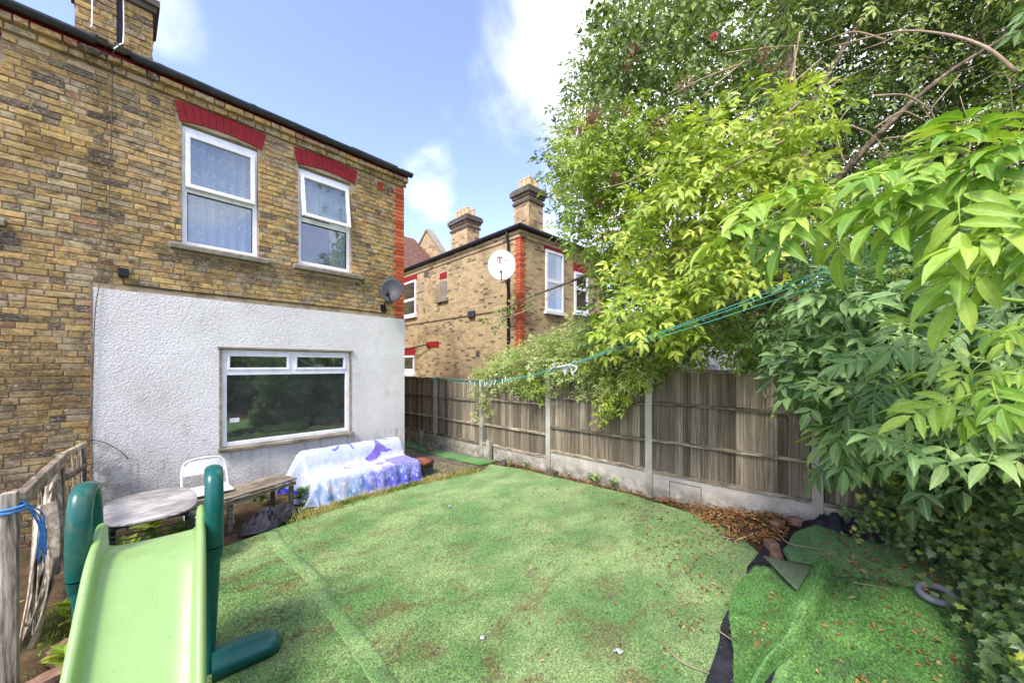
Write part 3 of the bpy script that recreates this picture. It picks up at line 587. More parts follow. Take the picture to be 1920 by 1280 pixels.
for a, b, c, d in ((x0 - .03, x0 - .002, z0 - .02, z1 + .002), (x1 + .002, x1 + .024, z0 - .02, z1 + .002)): mb.box(a, b, WY - .02, WY + .06, c, d)
mb.build('reveal_trim', MT['greywood'], W4)
mb = MB(); mb.box(x0 - .05, x1 + .045, WY - .045, WY + .06, z1 + .004, z1 + .034); mb.build('head_trim', MT['stone'], W4, bevel=.004)
mb = MB(); mb.box(x0 - .045, x1 + .06, WY - .075, WY + .06, z0 - .055, z0 - .004); mb.build('sill', MT['greywood'], W4, bevel=.006)
mb = MB(); mb.tube(smoothpath([(1.06, WY + .1, 1.02), (1.12, WY + .1, .92), (1.22, WY + .1, .86)], 5), .006, 6); mb.build('cord', MT['rag'], W4)
# fascia, gutter, roof
ZG = 5.485
mb = MB(); mb.box(XL, XR + .06, WY - .052, WY + .1, ZG, ZG + .05); mb.build('fascia', MT['red'], house)
def gutter(x0, x1, z, y, name='gutter'):
    mb = MB(); n = 24; rows = []
    for i in range(n + 1):
        x = x0 + (x1 - x0) * i / n; zz = z + .010 * nz(x * 1.3, 4); ring = []
        for k in range(9): q = math.pi * k / 8; ring.append((x, y - .062 * math.cos(q) , zz - .062 * math.sin(q) + 0))
        for k in range(9): q = math.pi * (8 - k) / 8; ring.append((x, y - .054 * math.cos(q), zz - .052 * math.sin(q) + .004))
        rows.append(ring)
    mb.grid(rows, closed=True); m_ = len(rows[0])
    mb.add([p for p in rows[0]], [tuple(range(m_))]); mb.add([p for p in rows[-1]], [tuple(range(m_))[::-1]])
    o = mb.build(name, MT['gutter'], house, True)
    b = MB()
    for xj in np.arange(x0 + .25, x1, .95):
        b.tube([(xj - .03, y, z), (xj + .03, y, z)], .069, 14)
        b.v = [(p[0], p[1], min(p[2], z + .002)) for p in b.v]
    b.build('gutter_bracket', MT['gutter'], o)
gutter(.12, XR + .10, ZG + .085, WY - .118); gutter(XL, -.16, ZG + .085, WY - .118)
mb = MB(); rows = []
for i in range(15):
    x = -.2 + .36 * i / 14; rows.append([(x, WY - .17 + .02 * nz(i * .6, k * .8), ZG + .055 + .05 * (k == 1) + .04 * (k == 2) + .02 * nz(i * .7, k, 5)) if k < 3 else (x, WY - .04, ZG + .06 + .02 * nz(i * .5, 9)) for k in range(4)])
mb.grid(rows, closed=True); mb.build('mossy_lead_flashing', MT['lead'], house, True)
rf = MB(); pitch = .62
rf.add([(XL, WY - .06, ZG + .13), (XR + .12, WY - .06, ZG + .13), (XR + .12, WY + 3, ZG + .13 + 3 * pitch * .55), (XL, WY + 3, ZG + .13 + 3 * pitch * .55), (XL, WY - .06, ZG + .10), (XR + .12, WY - .06, ZG + .10), (XR + .12, WY + 3, ZG + .06), (XL, WY + 3, ZG + .06)],
       [(0, 1, 2, 3), (0, 4, 5, 1), (1, 5, 6, 2), (3, 7, 4, 0), (4, 7, 6, 5)])
roof = rf.build('roof', MT['tile'], house, None)
for k in range(14):                                        # verge tiles over the gable end
    y = WY - .08 + k * .2; zz = ZG + .135 + (y - WY + .06) * pitch * .55; mb = MB(); mb.obox((XR + .03, y + .11, zz + .045), (1, 0, 0), (0, .946, .323), (0, -.323, .946), .13, .125, .012); mb.build('roof_tile', MT['tile'], roof)
for k in range(3):
    mb = MB(); mb.obox((XR - .32 + .0 - k * .29, WY + .02, ZG + .175), (1, 0, 0), (0, .946, .323), (0, -.323, .946), .14, .125, .012); mb.build('roof_tile', MT['tile'], roof)
# chimney on the party wall
chx0, chx1, chy0, chy1, chz = -.32, .31, WY + .03, WY + .62, 6.28
mb = MB(); mb.box(chx0 + .005, -.0, chy0 + .011, chy1, 5.3, chz); mb.box(.06, chx1 - .005, chy0 + .011, chy1, 5.3, chz); mb.box(-.0, .06, chy0 + .06, chy1, 5.3, chz); chim = mb.build('chimney', MT['farbrick'], roof)
mb = MB(); mb.box(.003, .052, chy0 + .02, chy0 + .055, 5.55, chz - .05); mb.build('slit_strip', MT['black'], chim)  # black strip filling the slit between the two stacks
sv = len(bricks); row = 0; z = 5.56
while z < chz - .03:
    course(z, chx0, -.0, row, [], chy0); course(z, .06, chx1, row + 1, [], chy0); z += .0718; row += 1
for (x, z, wd, hh, y, dp) in bricks[sv:]:
    c = brick_col(x + 1.2, 4.2); o = link('brick', BME[int(rng.integers(8))], chim); o.location = (x - hl.x, y + .0112 - hl.y, z - hl.z); o.scale = (wd, dp, hh); o.color = mul(c, .8)
mb = MB(); mb.box(chx0 - .03, chx1 + .035, chy0 - .03, chy1 + .03, chz + .001, chz + .07); mb.box(chx0 - .06, chx1 + .06, chy0 - .06, chy1 + .06, chz + .0715, chz + .15); mb.box(chx0 - .02, chx1 + .02, chy0 - .02, chy1 + .02, chz + .1515, chz + .3); mb.build('chimney_cap', MT['lead'], chim)
for xx in (-.15, .18):
    mb = MB(); mb.tube([(xx, chy0 + .3, chz + .3), (xx, chy0 + .3, chz + .62)], [.13, .105], 14); mb.build('chimney_pot', MT['pot'], chim, True)
# small fixings on the wall
mb = MB(); mb.box(3.238, 3.342, WY - .014, WY + .01, 5.112, 5.124); mb.box(3.238, 3.342, WY - .014, WY + .01, 5.246, 5.258); mb.box(3.238, 3.25, WY - .014, WY + .01, 5.124, 5.246); mb.box(3.33, 3.342, WY - .014, WY + .01, 5.124, 5.246)
for k in range(4): mb.box(3.262 + k * .018, 3.27 + k * .018, WY - .006, WY + .009, 5.124, 5.246)
mb.build('air_brick', MT['quoin'], house); 
mb = MB(); mb.box(.01, .10, WY - .055, WY - .002, 2.95, 3.05); mb.build('junction_box', MT['black'], house, bevel=.006)
mb = MB(); mb.tube(smoothpath([(.055, WY - .03, 2.96), (.06, WY - .02, 2.89), (.14, WY - .018, 2.865), (1.0, WY - .016, 2.862), (2.2, WY - .016, 2.872), (3.30, WY - .016, 2.868), (3.345, WY - .02, 2.89), (3.35, WY - .02, 3.0)], 6), .007, 6); mb.build('cable', MT['black'], house)
mb = MB(); mb.tube(smoothpath([(-.02, WY - .20, 5.50), (-.03, WY - .03, 5.30), (-.05, WY - .022, 4.2), (-.08, WY - .022, 3.2), (-.16, WY - .03, 2.6), (-.185, WY - .03, 1.7), (-.21, WY - .03, 1.05)], 8), .0042, 6); mb.build('cable', MT['lead'], house)
mb = MB(); mb.tube(smoothpath([(-.02, WY - .20, 5.50), (.03, WY - .14, 5.62), (.055, WY - .02, 5.75), (.058, WY + .01, 6.1), (.05, WY + .01, 6.5)], 6), .006, 6); mb.build('cable', MT['upvc'], house)
mb = MB(); mb.tube(smoothpath([(-.2, WY - .05, 5.72), (-.19, WY - .02, 5.8), (-.19, WY + .01, 6.2), (-.2, WY + .01, 6.6)], 6), .006, 6); mb.build('cable', MT['upvc'], house)
mb = MB(); mb.tube(smoothpath([(-.2, WY - .03, 1.06), (-.1, WY - .06, 1.02), (.03, WY - .07, .90), (.10, WY - .06, .78)], 6), .005, 6); mb.build('loose_cable', MT['bark'], house)
# plinth stones along the wall foot
for k in range(16):
    xx = -.15 + k * .25; mb = MB(); mb.box(xx, xx + .235, WY - .11 + rng.uniform(-.01, .01), WY - .0145, -.06, .05 + rng.uniform(-.015, .02)); mb.build('plinth_stone', MT['stone'], house, bevel=.012)
# grey satellite dish
D0 = np.array([3.35, WY - .02, 2.93]); dish = thing('satellite_dish', D0, 'charcoal oval mesh satellite dish on the yellow brick beside the orange quoin', 'satellite dish', 'satellite dishes')
def dishmesh(c, n, upv, rx, ry, depth, rings=7, seg=28, th=.012):
    n = np.array(n, float); n /= np.linalg.norm(n); r = np.cross(upv, n); r /= np.linalg.norm(r); u = np.cross(n, r); mb = MB(); c = np.array(c)
    front = [[c + n * (depth * ((k / rings) ** 2)) + (rx * math.cos(q) * r + ry * math.sin(q) * u) * (k / rings + 1e-4) for q in np.linspace(0, 2 * math.pi, seg, endpoint=False)] for k in range(rings + 1)]
    back = [[p - n * th for p in rw] for rw in reversed(front)]
    mb.grid(front + back, closed=True); return mb, r, u, n
dc = np.array([3.40, WY - .24, 3.25]); mbd, r_, u_, n_ = dishmesh(dc, (-.62, -.72, .28), (0, 0, 1), .20, .235, .045)
mbd.build('reflector', MT['darkdish'], dish, True)
lnb = dc + n_ * .34 - u_ * .20
mb = MB(); mb.bar(dc - u_ * .235 + n_ * .03, lnb, .022, .022); mb.build('feed_arm', MT['black'], dish)
mb = MB(); mb.tube([lnb, lnb - n_ * .09], .026, 10); mb.tube([lnb + u_ * .02 + n_ * .01, lnb - u_ * .08 + n_ * .01], .022, 8); mb.build('receiver', MT['black'], dish, True)
mb = MB(); mb.tube(smoothpath([dc - n_ * .02, dc - n_ * .1 - u_ * .05, (3.36, WY - .07, 3.05), (3.355, WY - .02, 2.95)], 5), .014, 8); mb.box(3.30, 3.40, WY - .02, WY - .002, 2.89, 3.02); mb.build('bracket', MT['black'], dish)
mb = MB(); mb.tube(smoothpath([lnb - u_ * .08, lnb - u_ * .2 - n_ * .03, dc - u_ * .38 + n_ * .1, dc - u_ * .3 + n_ * .02], 6), .004, 5); mb.build('cable', MT['black'], dish)
# ------------------------------------------------------------------ neighbour's house
C0 = np.array([7.36, 6.55, 0.]); e1 = np.array([*(FWD + (302 - 960) / F * RT), 0]); e1 /= np.linalg.norm(e1); e2 = np.array([e1[1], -e1[0], 0]); ez = np.array([0, 0, 1.])
nb = thing('neighbour_house', C0, 'yellow brick house with orange quoin corner and chimney pots, beyond the fence', 'house')
def onL(u, v):          # pixel -> (distance along the left face from the corner, height)
    r = ray(u, v); t = (C0 @ e2) / (r @ e2) if abs(r @ e2) > 1e-6 else 0
    p = np.array([0, 0, H]) + r * ((C0 - np.array([0, 0, 0])) @ e2) / (r @ e2); return (p - C0) @ e1, p[2]
def onR(u, v):
    r = ray(u, v); p = np.array([0, 0, H]) + r * (C0 @ e1) / (r @ e1); return (p - C0) @ e2, p[2]
ZN = 5.60; LA, LB = 6.7, 4.2
def q4(mb, o, a, b, ca, cb): pass
def facebox(mb, face, a0, a1, z0, z1, d0, d1):      # box standing proud of a face; d measured outward
    ax, nn = (e1, -e2) if face == 'L' else (e2, -e1)
    c = C0 + ax * (a0 + a1) / 2 + nn * (d0 + d1) / 2 + ez * (z0 + z1) / 2; mb.obox(c, ax, nn, ez, abs(a1 - a0) / 2, abs(d1 - d0) / 2, (z1 - z0) / 2)
mb = MB(); mb.obox(C0 + e1 * LA / 2 + e2 * LB / 2 + ez * (ZN / 2 - .1), e1, e2, ez, LA / 2, LB / 2, ZN / 2 + .1); nwall = mb.build('wall', MT['farbrick'], nb)
for face, L in (('L', LA), ('R', LB)):                # corbelled brick courses under the eaves
    mb = MB(); facebox(mb, face, .0 if face == 'L' else -.0, L, ZN - .26, ZN - .16, .003, .03); facebox(mb, face, -.03, L, ZN - .155, ZN - .07, .003, .055); mb.build('corbel', MT['farbrick'], nb)
mb = MB()
for face, L in (('L', LA), ('R', LB)):
    ax, nn = (e1, -e2) if face == 'L' else (e2, -e1); a = C0 + nn * .11 - ax * .12 + ez * (ZN + .0); mb.tube([a, a + ax * (L + .2)], .062, 10); facebox(mb, face, -.03, L, ZN - .065, ZN + .02, .003, .06)
gut = mb.build('gutter', MT['black'], nb)
# hipped tiled roof
o = C0 - e1 * .1 - e2 * .1 + ez * (ZN + .05); A = LA + .2; B = LB + .2; rz = .95
mb = MB(); mb.add([o, o + e1 * A, o + e1 * A + e2 * B, o + e2 * B, o + e1 * B * .5 + e2 * B * .5 + ez * rz, o + e1 * (A) + e2 * B * .5 + ez * rz], [(0, 3, 4), (0, 4, 5, 1), (3, 2, 5, 4), (1, 5, 2), (0, 1, 2, 3)])
nroof = mb.build('roof', MT['tile'], nb)
# quoin
z = 1.2; k = 0
while z < ZN - .28:
    wd = .23 if k % 2 == 0 else .17; mb = MB(); c = C0 + e1 * (wd / 2 - .012) + e2 * (.40 - wd) / 2 - e2 * .012 + ez * (z + .034); mb.obox(c, e1, e2, ez, wd / 2, (.40 - wd) / 2, .034); mb.build('quoin_brick', MT['quoin'], nwall, bevel=.006); z += .076; k += 1
def nwin(face, a0, a1, z0, z1, arch_h, split=.5, curtain=False):
    mb = MB(); f = .075; zs = z0 + (z1 - z0) * split
    for p, q, r, s in ((a0, a0 + f, z0, z1), (a1 - f, a1, z0, z1), (a0 + f, a1 - f, z0, z0 + f), (a0 + f, a1 - f, z1 - f, z1), (a0 + f, a1 - f, zs - .05, zs + .05)): facebox(mb, face, p, q, r, s, .004, .05)
    wn_ = mb.build('window', MT['upvc'], nb)
    for r, s in ((z0 + f, zs - .05), (zs + .05, z1 - f)):
        mb = MB(); facebox(mb, face, a0 + f, a1 - f, r, s, .018, .022); mb.build('pane', MT['glass'], wn_)
    mb = MB(); facebox(mb, face, a0 + f, a1 - f, z0 + f, z1 - f, .003, .006); mb.build('dark_backing', MT['dark_in'], wn_)  # dark sheet behind the pane, stands in for the unlit room
    if curtain:
        mb = MB(); facebox(mb, face, a1 - f - .25, a1 - f - .02, z0 + f, z1 - f, .009, .014); mb.build('curtain', MT['net'], wn_)
    mb = MB(); facebox(mb, face, a0 - .06, a1 + .06, z0 - .09, z0 - .003, .004, .1); mb.build('sill', MT['upvc'], wn_)
    if arch_h: mb = MB(); facebox(mb, face, a0 - .04, a1 + .04, z1 + .003, z1 + arch_h, .004, .02); mb.build('arch', MT['red'], wn_)
def span(fn, u0, v0, u1, v1): p, q = fn(u0, v0), fn(u1, v1); return min(p[0], q[0]), max(p[0], q[0]), min(p[1], q[1]), max(p[1], q[1])
a, b, c, d = span(onL, 757, 595, 781, 524); nwin('L', a, b + .15, c, d, .30, .46)
a, b, c, d = span(onL, 757, 700, 778, 666); nwin('L', a, b + .15, c, d, .30, .2)
a, b, c, d = span(onR, 1022, 582, 1055, 478); nwin('R', a, b, c, d, .28, .5, True)
a, b, c, d = span(onR, 1076, 585, 1101, 545); nwin('R', a, b, c, d + .5, .28, .6)
for (u0, v0, u1, v1) in ((825, 524, 838, 509), (800, 652, 823, 639)):
    a, b, c, d = span(onL, u0, v0, u1, v1); mb = MB(); facebox(mb, 'L', a, b, c, d, .003, .018); mb.build('painted_lintel', MT['red'], nb)
a, b, c, d = span(onL, 825, 562, 838, 526); mb = MB(); facebox(mb, 'L', a, b, c, d, .003, .012); mb.build('blocked_window', MT['stone'], nb); mb = MB(); facebox(mb, 'L', a - .1, b + .15, c - .1, c - .004, .003, .09); mb.build('sill', MT['stone'], nb)
for (u0, v0, u1, v1) in ((796, 520, 803, 507), (893, 667, 899, 657)):
    a, b, c, d = span(onL, u0, v0, u1, v1); mb = MB(); facebox(mb, 'L', a, b, c, d, .003, .02); mb.build('air_brick', MT['lead'], nb, bevel=.004)
a, b, c, d = span(onL, 881, 597, 892, 582); mb = MB(); facebox(mb, 'L', a, b, c, d, .003, .10); mb.build('flue_vent', MT['gutter'], nb, bevel=.02)
p0, p1 = onL(760, 610), onL(968, 578); mb = MB(); mb.tube([C0 + e1 * p0[0] - e2 * .02 + ez * p0[1], C0 + e1 * p1[0] - e2 * .02 + ez * p1[1]], .011, 6); mb.build('cable', MT['lead'], nb)
aD = onL(956, 500)[0]; mb = MB(); q = lambda z, dd: C0 + e1 * aD - e2 * dd + ez * z
mb.tube([q(ZN - .02, .11), q(ZN - .18, .11), q(ZN - .38, .06), q(ZN - .5, .06), q(.0, .06)], .038, 10)
for z in (1.2, 2.6, 4.0, 5.0): mb.tube([q(z, .06), q(z + .07, .06)], .046, 10)
mb.build('drainpipe', MT['black'], nb, True)
p0, p1 = onL(757, 661), onL(806, 646); mb = MB(); mb.tube([C0 + e1 * p0[0] - e2 * .5 + ez * p0[1], C0 + e1 * p1[0] - e2 * .12 + ez * p1[1], C0 + e1 * (p1[0] - .05) - e2 * .03 + ez * (p1[1] - .12)], .022, 8); mb.build('waste_pipe', MT['black'], nb)
def stack(cu, vb, d, wd, dp, h, npots, potr, rot=0.0, par=None):
    p = P(cu, vb, d); bx = MB(); c = np.array([p[0], p[1], 0]); z0 = p[2]
    bx.obox(c + ez * (z0 + h / 2 - .6), e1, e2, ez, dp / 2, wd / 2, h / 2 + .6); st_ = bx.build('chimney', MT['farbrick'], par)
    bx = MB(); bx.obox(c + ez * (z0 + h * .62), e1, e2, ez, dp / 2 + .04, wd / 2 + .04, .04); bx.obox(c + ez * (z0 + h * .82), e1, e2, ez, dp / 2 + .05, wd / 2 + .05, .06); bx.obox(c + ez * (z0 + h * .93), e1, e2, ez, dp / 2 + .1, wd / 2 + .1, .07); bx.obox(c + ez * (z0 + h + .012), e1, e2, ez, dp / 2 + .06, wd / 2 + .06, .045); bx.build('chimney_cap', MT['lead'], st_)
    nx = (npots + 1) // 2
    for i in range(nx):
        for j in (-1, 1):
            q = c + e1 * (dp * .8) * ((i + .5) / nx - .5) + e2 * j * wd * .24 + ez * (z0 + h + .05); bx = MB(); bx.tube([q, q + ez * .30], [potr, potr * .86], 8); bx.tube([q + ez * .301, q + ez * .35], [potr * 1.0, potr * .95], 8); bx.build('chimney_pot', MT['pot'], st_)
stack(991, 420, 11.2, .62, .62, .92, 6, .085, par=nroof)
stack(872, 462, 13.6, .55, 1.0, .92, 8, .085, par=nroof)
# rear main block with a tiled roof and coped gable, seen over the eaves
mb = MB(); mb.obox(C0 + e1 * 8.75 - e2 * 1.2 + ez * 2.9, e1, e2, ez, 2.0, 3.4, 2.9); mb.build('main_block', MT['farbrick'], nb)
mr_ = MB(); b0 = C0 + e1 * 6.6 - e2 * 4.8 + ez * 5.75; ry = .80; rw = 6.9
mr_.add([b0, b0 + e2 * rw, b0 + e2 * rw + e1 * 3.0 + ez * 3.0 * ry, b0 + e1 * 3.0 + ez * 3.0 * ry, b0 + e1 * 6, b0 + e2 * rw + e1 * 6], [(0, 1, 2, 3), (3, 2, 5, 4), (0, 3, 4), (1, 5, 2), (0, 4, 5, 1)]); mroof = mr_.build('main_roof', MT['tile'], nb)
tn = np.cross(e2, (e1 + ez * ry)); tn /= np.linalg.norm(tn); tn = tn if tn[2] > 0 else -tn; sdir = (e1 + ez * ry); sdir /= np.linalg.norm(sdir)
for k in range(15):                                     # courses of roof tiles, each course its own piece
    c = b0 + sdir * (.13 + k * .25) + e2 * rw / 2 + tn * .03; mb = MB(); mb.obox(c, e2, (sdir * .99 + tn * .1) * 1.0, tn, rw / 2, .14, .016); mb.build('tile_course', MT['tile'], mroof)
gx_ = C0 + e2 * 2.12; mb = MB(); mb.prism([(6.5, 4.5), (9.2, 4.5), (9.2, 7.6), (8.35, 8.25), (6.5, 6.25)], gx_, e1, ez, e2, .24); mb.build('gable_parapet', MT['farbrick'], nb)
mb = MB(); mb.bar(gx_ + e1 * 6.45 + ez * 6.25 + e2 * .12, gx_ + e1 * 8.36 + ez * 8.31 + e2 * .12, .34, .08); mb.bar(gx_ + e1 * 8.37 + ez * 8.30 + e2 * .12, gx_ + e1 * 9.25 + ez * 7.62 + e2 * .12, .34, .08); mb.build('coping', MT['stone'], nb)
# white dish with its mark
wc = P(941, 499, 9.15); dn = np.array([-.72, -.66, .22]); wd_ = thing('satellite_dish', C0 + e1 * onL(955, 520)[0] - e2 * .03 + ez * 4.0, 'round white satellite dish with a dark red mark, fixed beside a black drainpipe', 'satellite dish', 'satellite dishes')
mbd, r_, u_, n_ = dishmesh(wc, dn, (0, 0, 1), .345, .41, .06, 8, 32, .015); mbd.build('reflector', MT['whitedish'], wd_, True)
def onD(x, y): rr = (x / .345) ** 2 + (y / .41) ** 2; return wc + r_ * x + u_ * y + n_ * (.06 * rr + .004)
sg = 1 if (r_[:2] @ RT) > 0 else -1
mb = MB()
def patch(x0, x1, y0, y1): 
    pts = [[onD(sg * (x0 + (x1 - x0) * i / 4), y0 + (y1 - y0) * j / 3) for j in range(4)] for i in range(5)]; mb.grid(pts)
patch(-.11, .01, .215, .24); patch(-.063, -.037, .10, .2145); patch(-.085, -.015, .085, .0995); patch(-.11, -.094, .18, .2145); patch(-.006, .01, .18, .2145)
for xx in (-.125, .055, .125): patch(xx, xx + .028, .135, .163)
mb.build('printed_mark', MT['magenta'], wd_)
mb = MB(); mb.tube([wc - n_ * .02, wc - n_ * .2, C0 + e1 * onL(955, 520)[0] - e2 * .03 + ez * 4.0], .022, 8); mb.build('bracket', MT['gutter'], wd_)
lb = wc + n_ * .42 - u_ * .36; mb = MB(); mb.bar(wc - u_ * .40 + n_ * .05, lb, .025, .025); mb.build('feed_arm', MT['gutter'], wd_); mb = MB(); mb.tube([lb, lb - n_ * .08 + u_ * .03], .032, 10); mb.build('receiver', MT['gutter'], wd_, True)
# white lean-to and the far terrace glimpsed through the leaves over the fence
sc = P(1330, 690, 9.5); sh = thing('white_shed', (sc[0], sc[1], 0), 'low white shed with a tiled edge glimpsed over the fence', 'shed')
mb = MB(); c = np.array([sc[0], sc[1], 0]); mb.obox(c + e1 * .9 + e2 * .9 + ez * 1.12, e1, e2, ez, .9, 2.0, 1.12); mb.build('wall', MT['whitedish'], sh)
mb = MB(); mb.obox(c + e1 * .9 + e2 * .9 + ez * 2.31, e1, e2, ez, 1.05, 2.15, .06); mb.build('roof', MT['upvc'], sh)
mb = MB(); mb.obox(c - e1 * .012 + e2 * .2 + ez * 1.0, e1, e2, ez, .012, .4, .9); mb.build('door', MT['rag'], sh)
fc = P(1500, 690, 17); fh = thing('far_terrace', (fc[0], fc[1], 0), 'far brick terrace with red lintels behind the trees', 'house'); c = np.array([fc[0], fc[1], 0])
mb = MB(); mb.obox(c + e1 * 2 + e2 * 0 + ez * 2.7, e1, e2, ez, 2, 7, 2.7); mb.build('wall', MT['farbrick'], fh)
mb = MB(); mb.prism([(-.3, 5.4), (4.3, 5.4), (2, 7.2)], c - e2 * 7.2, e1, ez, e2, 14.4); mb.build('roof', MT['tile'], fh)
for k in range(5):
    for zz in (.9, 3.5):
        cc = c - e1 * .02 + e2 * (-5.6 + k * 2.6) + ez * (zz + .6); mb = MB(); mb.obox(cc, e1, e2, ez, .02, .5, .65); wq = mb.build('window', MT['upvc'], fh); mb = MB(); mb.obox(cc - e1 * .024, e1, e2, ez, .003, .42, .56); mb.build('pane', MT['glass_dirty'], wq); mb = MB(); mb.obox(cc + ez * .78, e1, e2, ez, .025, .6, .11); mb.build('lintel', MT['red'], wq)
# ------------------------------------------------------------------ close-board fence on the right
FX = 5.36; PY = [9.4, 7.53, 5.85, 4.06, 2.21, .30, -1.6, -3.45]
fence = thing('garden_fence', (FX, 3.0, 0), 'weathered board fence with concrete posts and gravel boards along the lawn', 'fence')
GT = [.2, .2, .215, .34, .34, .34, .34]; R1 = [.63, .63, .65, .80, .81, .81, .81]; R2 = [1.15, 1.14, 1.19, 1.33, 1.35, 1.35, 1.35]; TP = [1.59, 1.59, 1.66, 1.81, 1.83, 1.83, 1.83]
PT = [1.62, 1.63, 1.60, 1.90, 1.90, 1.93, 1.9, 1.9]
for y, zt in zip(PY, PT):
    g0 = gh(FX, y); mb = MB(); s = .05
    mb.add([(FX - s, y - s, g0 - .3), (FX + s, y - s, g0 - .3), (FX + s, y + s, g0 - .3), (FX - s, y + s, g0 - .3), (FX - s, y - s, zt - .03), (FX + s, y - s, zt - .03), (FX + s, y + s, zt - .03), (FX - s, y + s, zt - .03), (FX - s * .6, y - s, zt), (FX + s * .2, y - s, zt), (FX + s * .2, y + s, zt), (FX - s * .6, y + s, zt)],
           [(3, 2, 1, 0), (0, 1, 5, 4), (1, 2, 6, 5), (2, 3, 7, 6), (3, 0, 4, 7), (4, 5, 9, 8), (5, 6, 10, 9), (6, 7, 11, 10), (7, 4, 8, 11), (8, 9, 10, 11)]); mb.build('post', MT['post'], fence)
def board_me(i):
    r = np.random.default_rng(50 + i); mb = MB(); n = 6; rows = []
    for k in range(n + 1):
        t = k / n; j = r.uniform(-.004, .004); rows.append([(-.001 + j, -.5, t), (-.021 + j, .5, t), (.004 + j, .5, t), (.003 + j, -.5, t)])
    mb.grid(rows, closed=True); mb.add(rows[0], [(0, 1, 2, 3)]); mb.add(rows[-1], [(3, 2, 1, 0)])
    me = bpy.data.meshes.new('board'); me.from_pydata(mb.v, [], mb.f); me.update(); me.materials.append(MT['fence']); return me
BD = [board_me(i) for i in range(6)]
fl = wloc(fence)
for k in range(len(PY) - 1):
    y1, y0 = PY[k] - .045, PY[k + 1] + .045; g0, g1 = gh(FX, y0), gh(FX, y1)
    mb = MB(); n = 8; rows = []
    for i in range(n + 1):
        y = y0 + (y1 - y0) * i / n; gz = gh(FX, y) - .25; rows.append([(FX - .022, y, gz), (FX + .022, y, gz), (FX + .022, y, GT[k]), (FX - .022, y, GT[k])])
    mb.grid(rows, closed=True); gb = mb.build('gravel_board', MT['gravel'], fence)
    if k == 4:
        mb = MB(); a, b = 1.50, 1.92; zz0, zz1 = gh(FX, 1.7) + .02, .27
        for p, q_, r_2, s_2 in ((a, a + .008, zz0, zz1), (b - .008, b, zz0, zz1), (a + .008, b - .008, zz1 - .008, zz1)): mb.box(FX - .027, FX - .0225, p, q_, r_2, s_2)
        mb.build('cast_outline', MT['lead'], gb)
    pm = MB(); pm.box(FX - .035, FX + .02, y0 + .002, y1 - .002, TP[k] - .022, TP[k] + .012); pan = pm.build('panel', MT['fence'], fence); pan['label'] = 'weathered board panel with a capping strip'
    nbd = int(round((y1 - y0) / .105)); wdt = (y1 - y0) / nbd
    for i in range(nbd):
        o = link('board', BD[int(rng.integers(6))], pan); y = y0 + (i + .5) * wdt
        o.location = (FX + .014 + rng.uniform(-.002, .002) - fl.x, y - fl.y, GT[k] + .004 - fl.z); o.scale = (1, wdt * 1.10, TP[k] - GT[k] - .03 + rng.uniform(-.004, .002)); o.rotation_euler = (0, 0, rng.uniform(-.02, .02))
    for zz, hh in ((GT[k] + .024, .036), (R1[k], .034), (R2[k], .034)):
        mb = MB(); nn_ = 10; rows = []
        for i in range(nn_ + 1):
            y = y0 + .003 + (y1 - y0 - .006) * i / nn_; dz = .004 * nz(y * 2, zz); rows.append([(FX - .042, y, zz - hh / 2 + dz), (FX - .002, y, zz - hh / 2 + dz), (FX - .002, y, zz + hh / 2 + dz + .006), (FX - .038, y, zz + hh / 2 + dz)])
        mb.grid(rows, closed=True); mb.build('rail', MT['rail'], pan)
# old stub posts
for (u, v, ht, lab) in ((917, 858, .38, 'short mossy concrete stub post against the second fence post'), (790, 835, .36, 'short concrete stub post near the house corner')):
    p = onX(u, v, 5.24); g0 = gh(p[0], p[1]); mb = MB(); x, y = p[0], p[1]; s = .045
    mb.add([(x - s, y - s, g0 - .1), (x + s, y - s, g0 - .1), (x + s, y + s, g0 - .1), (x - s, y + s, g0 - .1), (x - s, y - s, g0 + ht), (x + s, y - s, g0 + ht - .03), (x + s, y + s, g0 + ht - .01), (x - s, y + s, g0 + ht + .015)], [(3, 2, 1, 0), (4, 5, 6, 7), (0, 1, 5, 4), (1, 2, 6, 5), (2, 3, 7, 6), (3, 0, 4, 7)])
    tag(mb.build('stub_post', MT['post'], None, bevel=.008), lab, 'post', 'stub posts')
# ------------------------------------------------------------------ broken woven fence on the left
lf = thing('broken_fence', (-.4, 4.6, 0), 'broken woven timber fence panel with twisted loose slats', 'fence')
pn, pm_, pe = np.array([-.42, 3.58, 0]), np.array([-.37, 5.50, 0]), np.array([-.255, 6.26, 0])
for p, ht, s in ((pn, 1.17, .031), (pm_, 1.06, .036), (pe, 1.05, .03)):
    mb = MB(); mb.box(p[0] - s, p[0] + s, p[1] - s, p[1] + s, -.15, ht); mb.build('post', MT['greypost'], lf, bevel=.006)
mb = MB(); mb.box(pn[0] - .115, pn[0] - .055, pn[1] - .03, pn[1] + .03, -.1, 1.12); mb.build('side_batten', MT['greypost'], lf, bevel=.004)
mb = MB(); mb.bar(pn + ez * 1.10 + np.array([.03, .05, 0]), pm_ + ez * 1.03 + np.array([.03, -.045, 0]), .05, .10); mb.build('top_rail', MT['slat'], lf, bevel=.006)
mb = MB(); mb.bar(pm_ + ez * 1.03 + np.array([0, .045, 0]), pe + ez * 1.02 + np.array([0, -.035, 0]), .04, .05); mb.build('top_rail', MT['slat'], lf, bevel=.004)
mb = MB(); mb.bar(pn + ez * .15 + np.array([0, .05, 0]), pm_ + ez * .12 + np.array([0, -.045, 0]), .03, .05); mb.build('bottom_rail', MT['slat'], lf, bevel=.004)
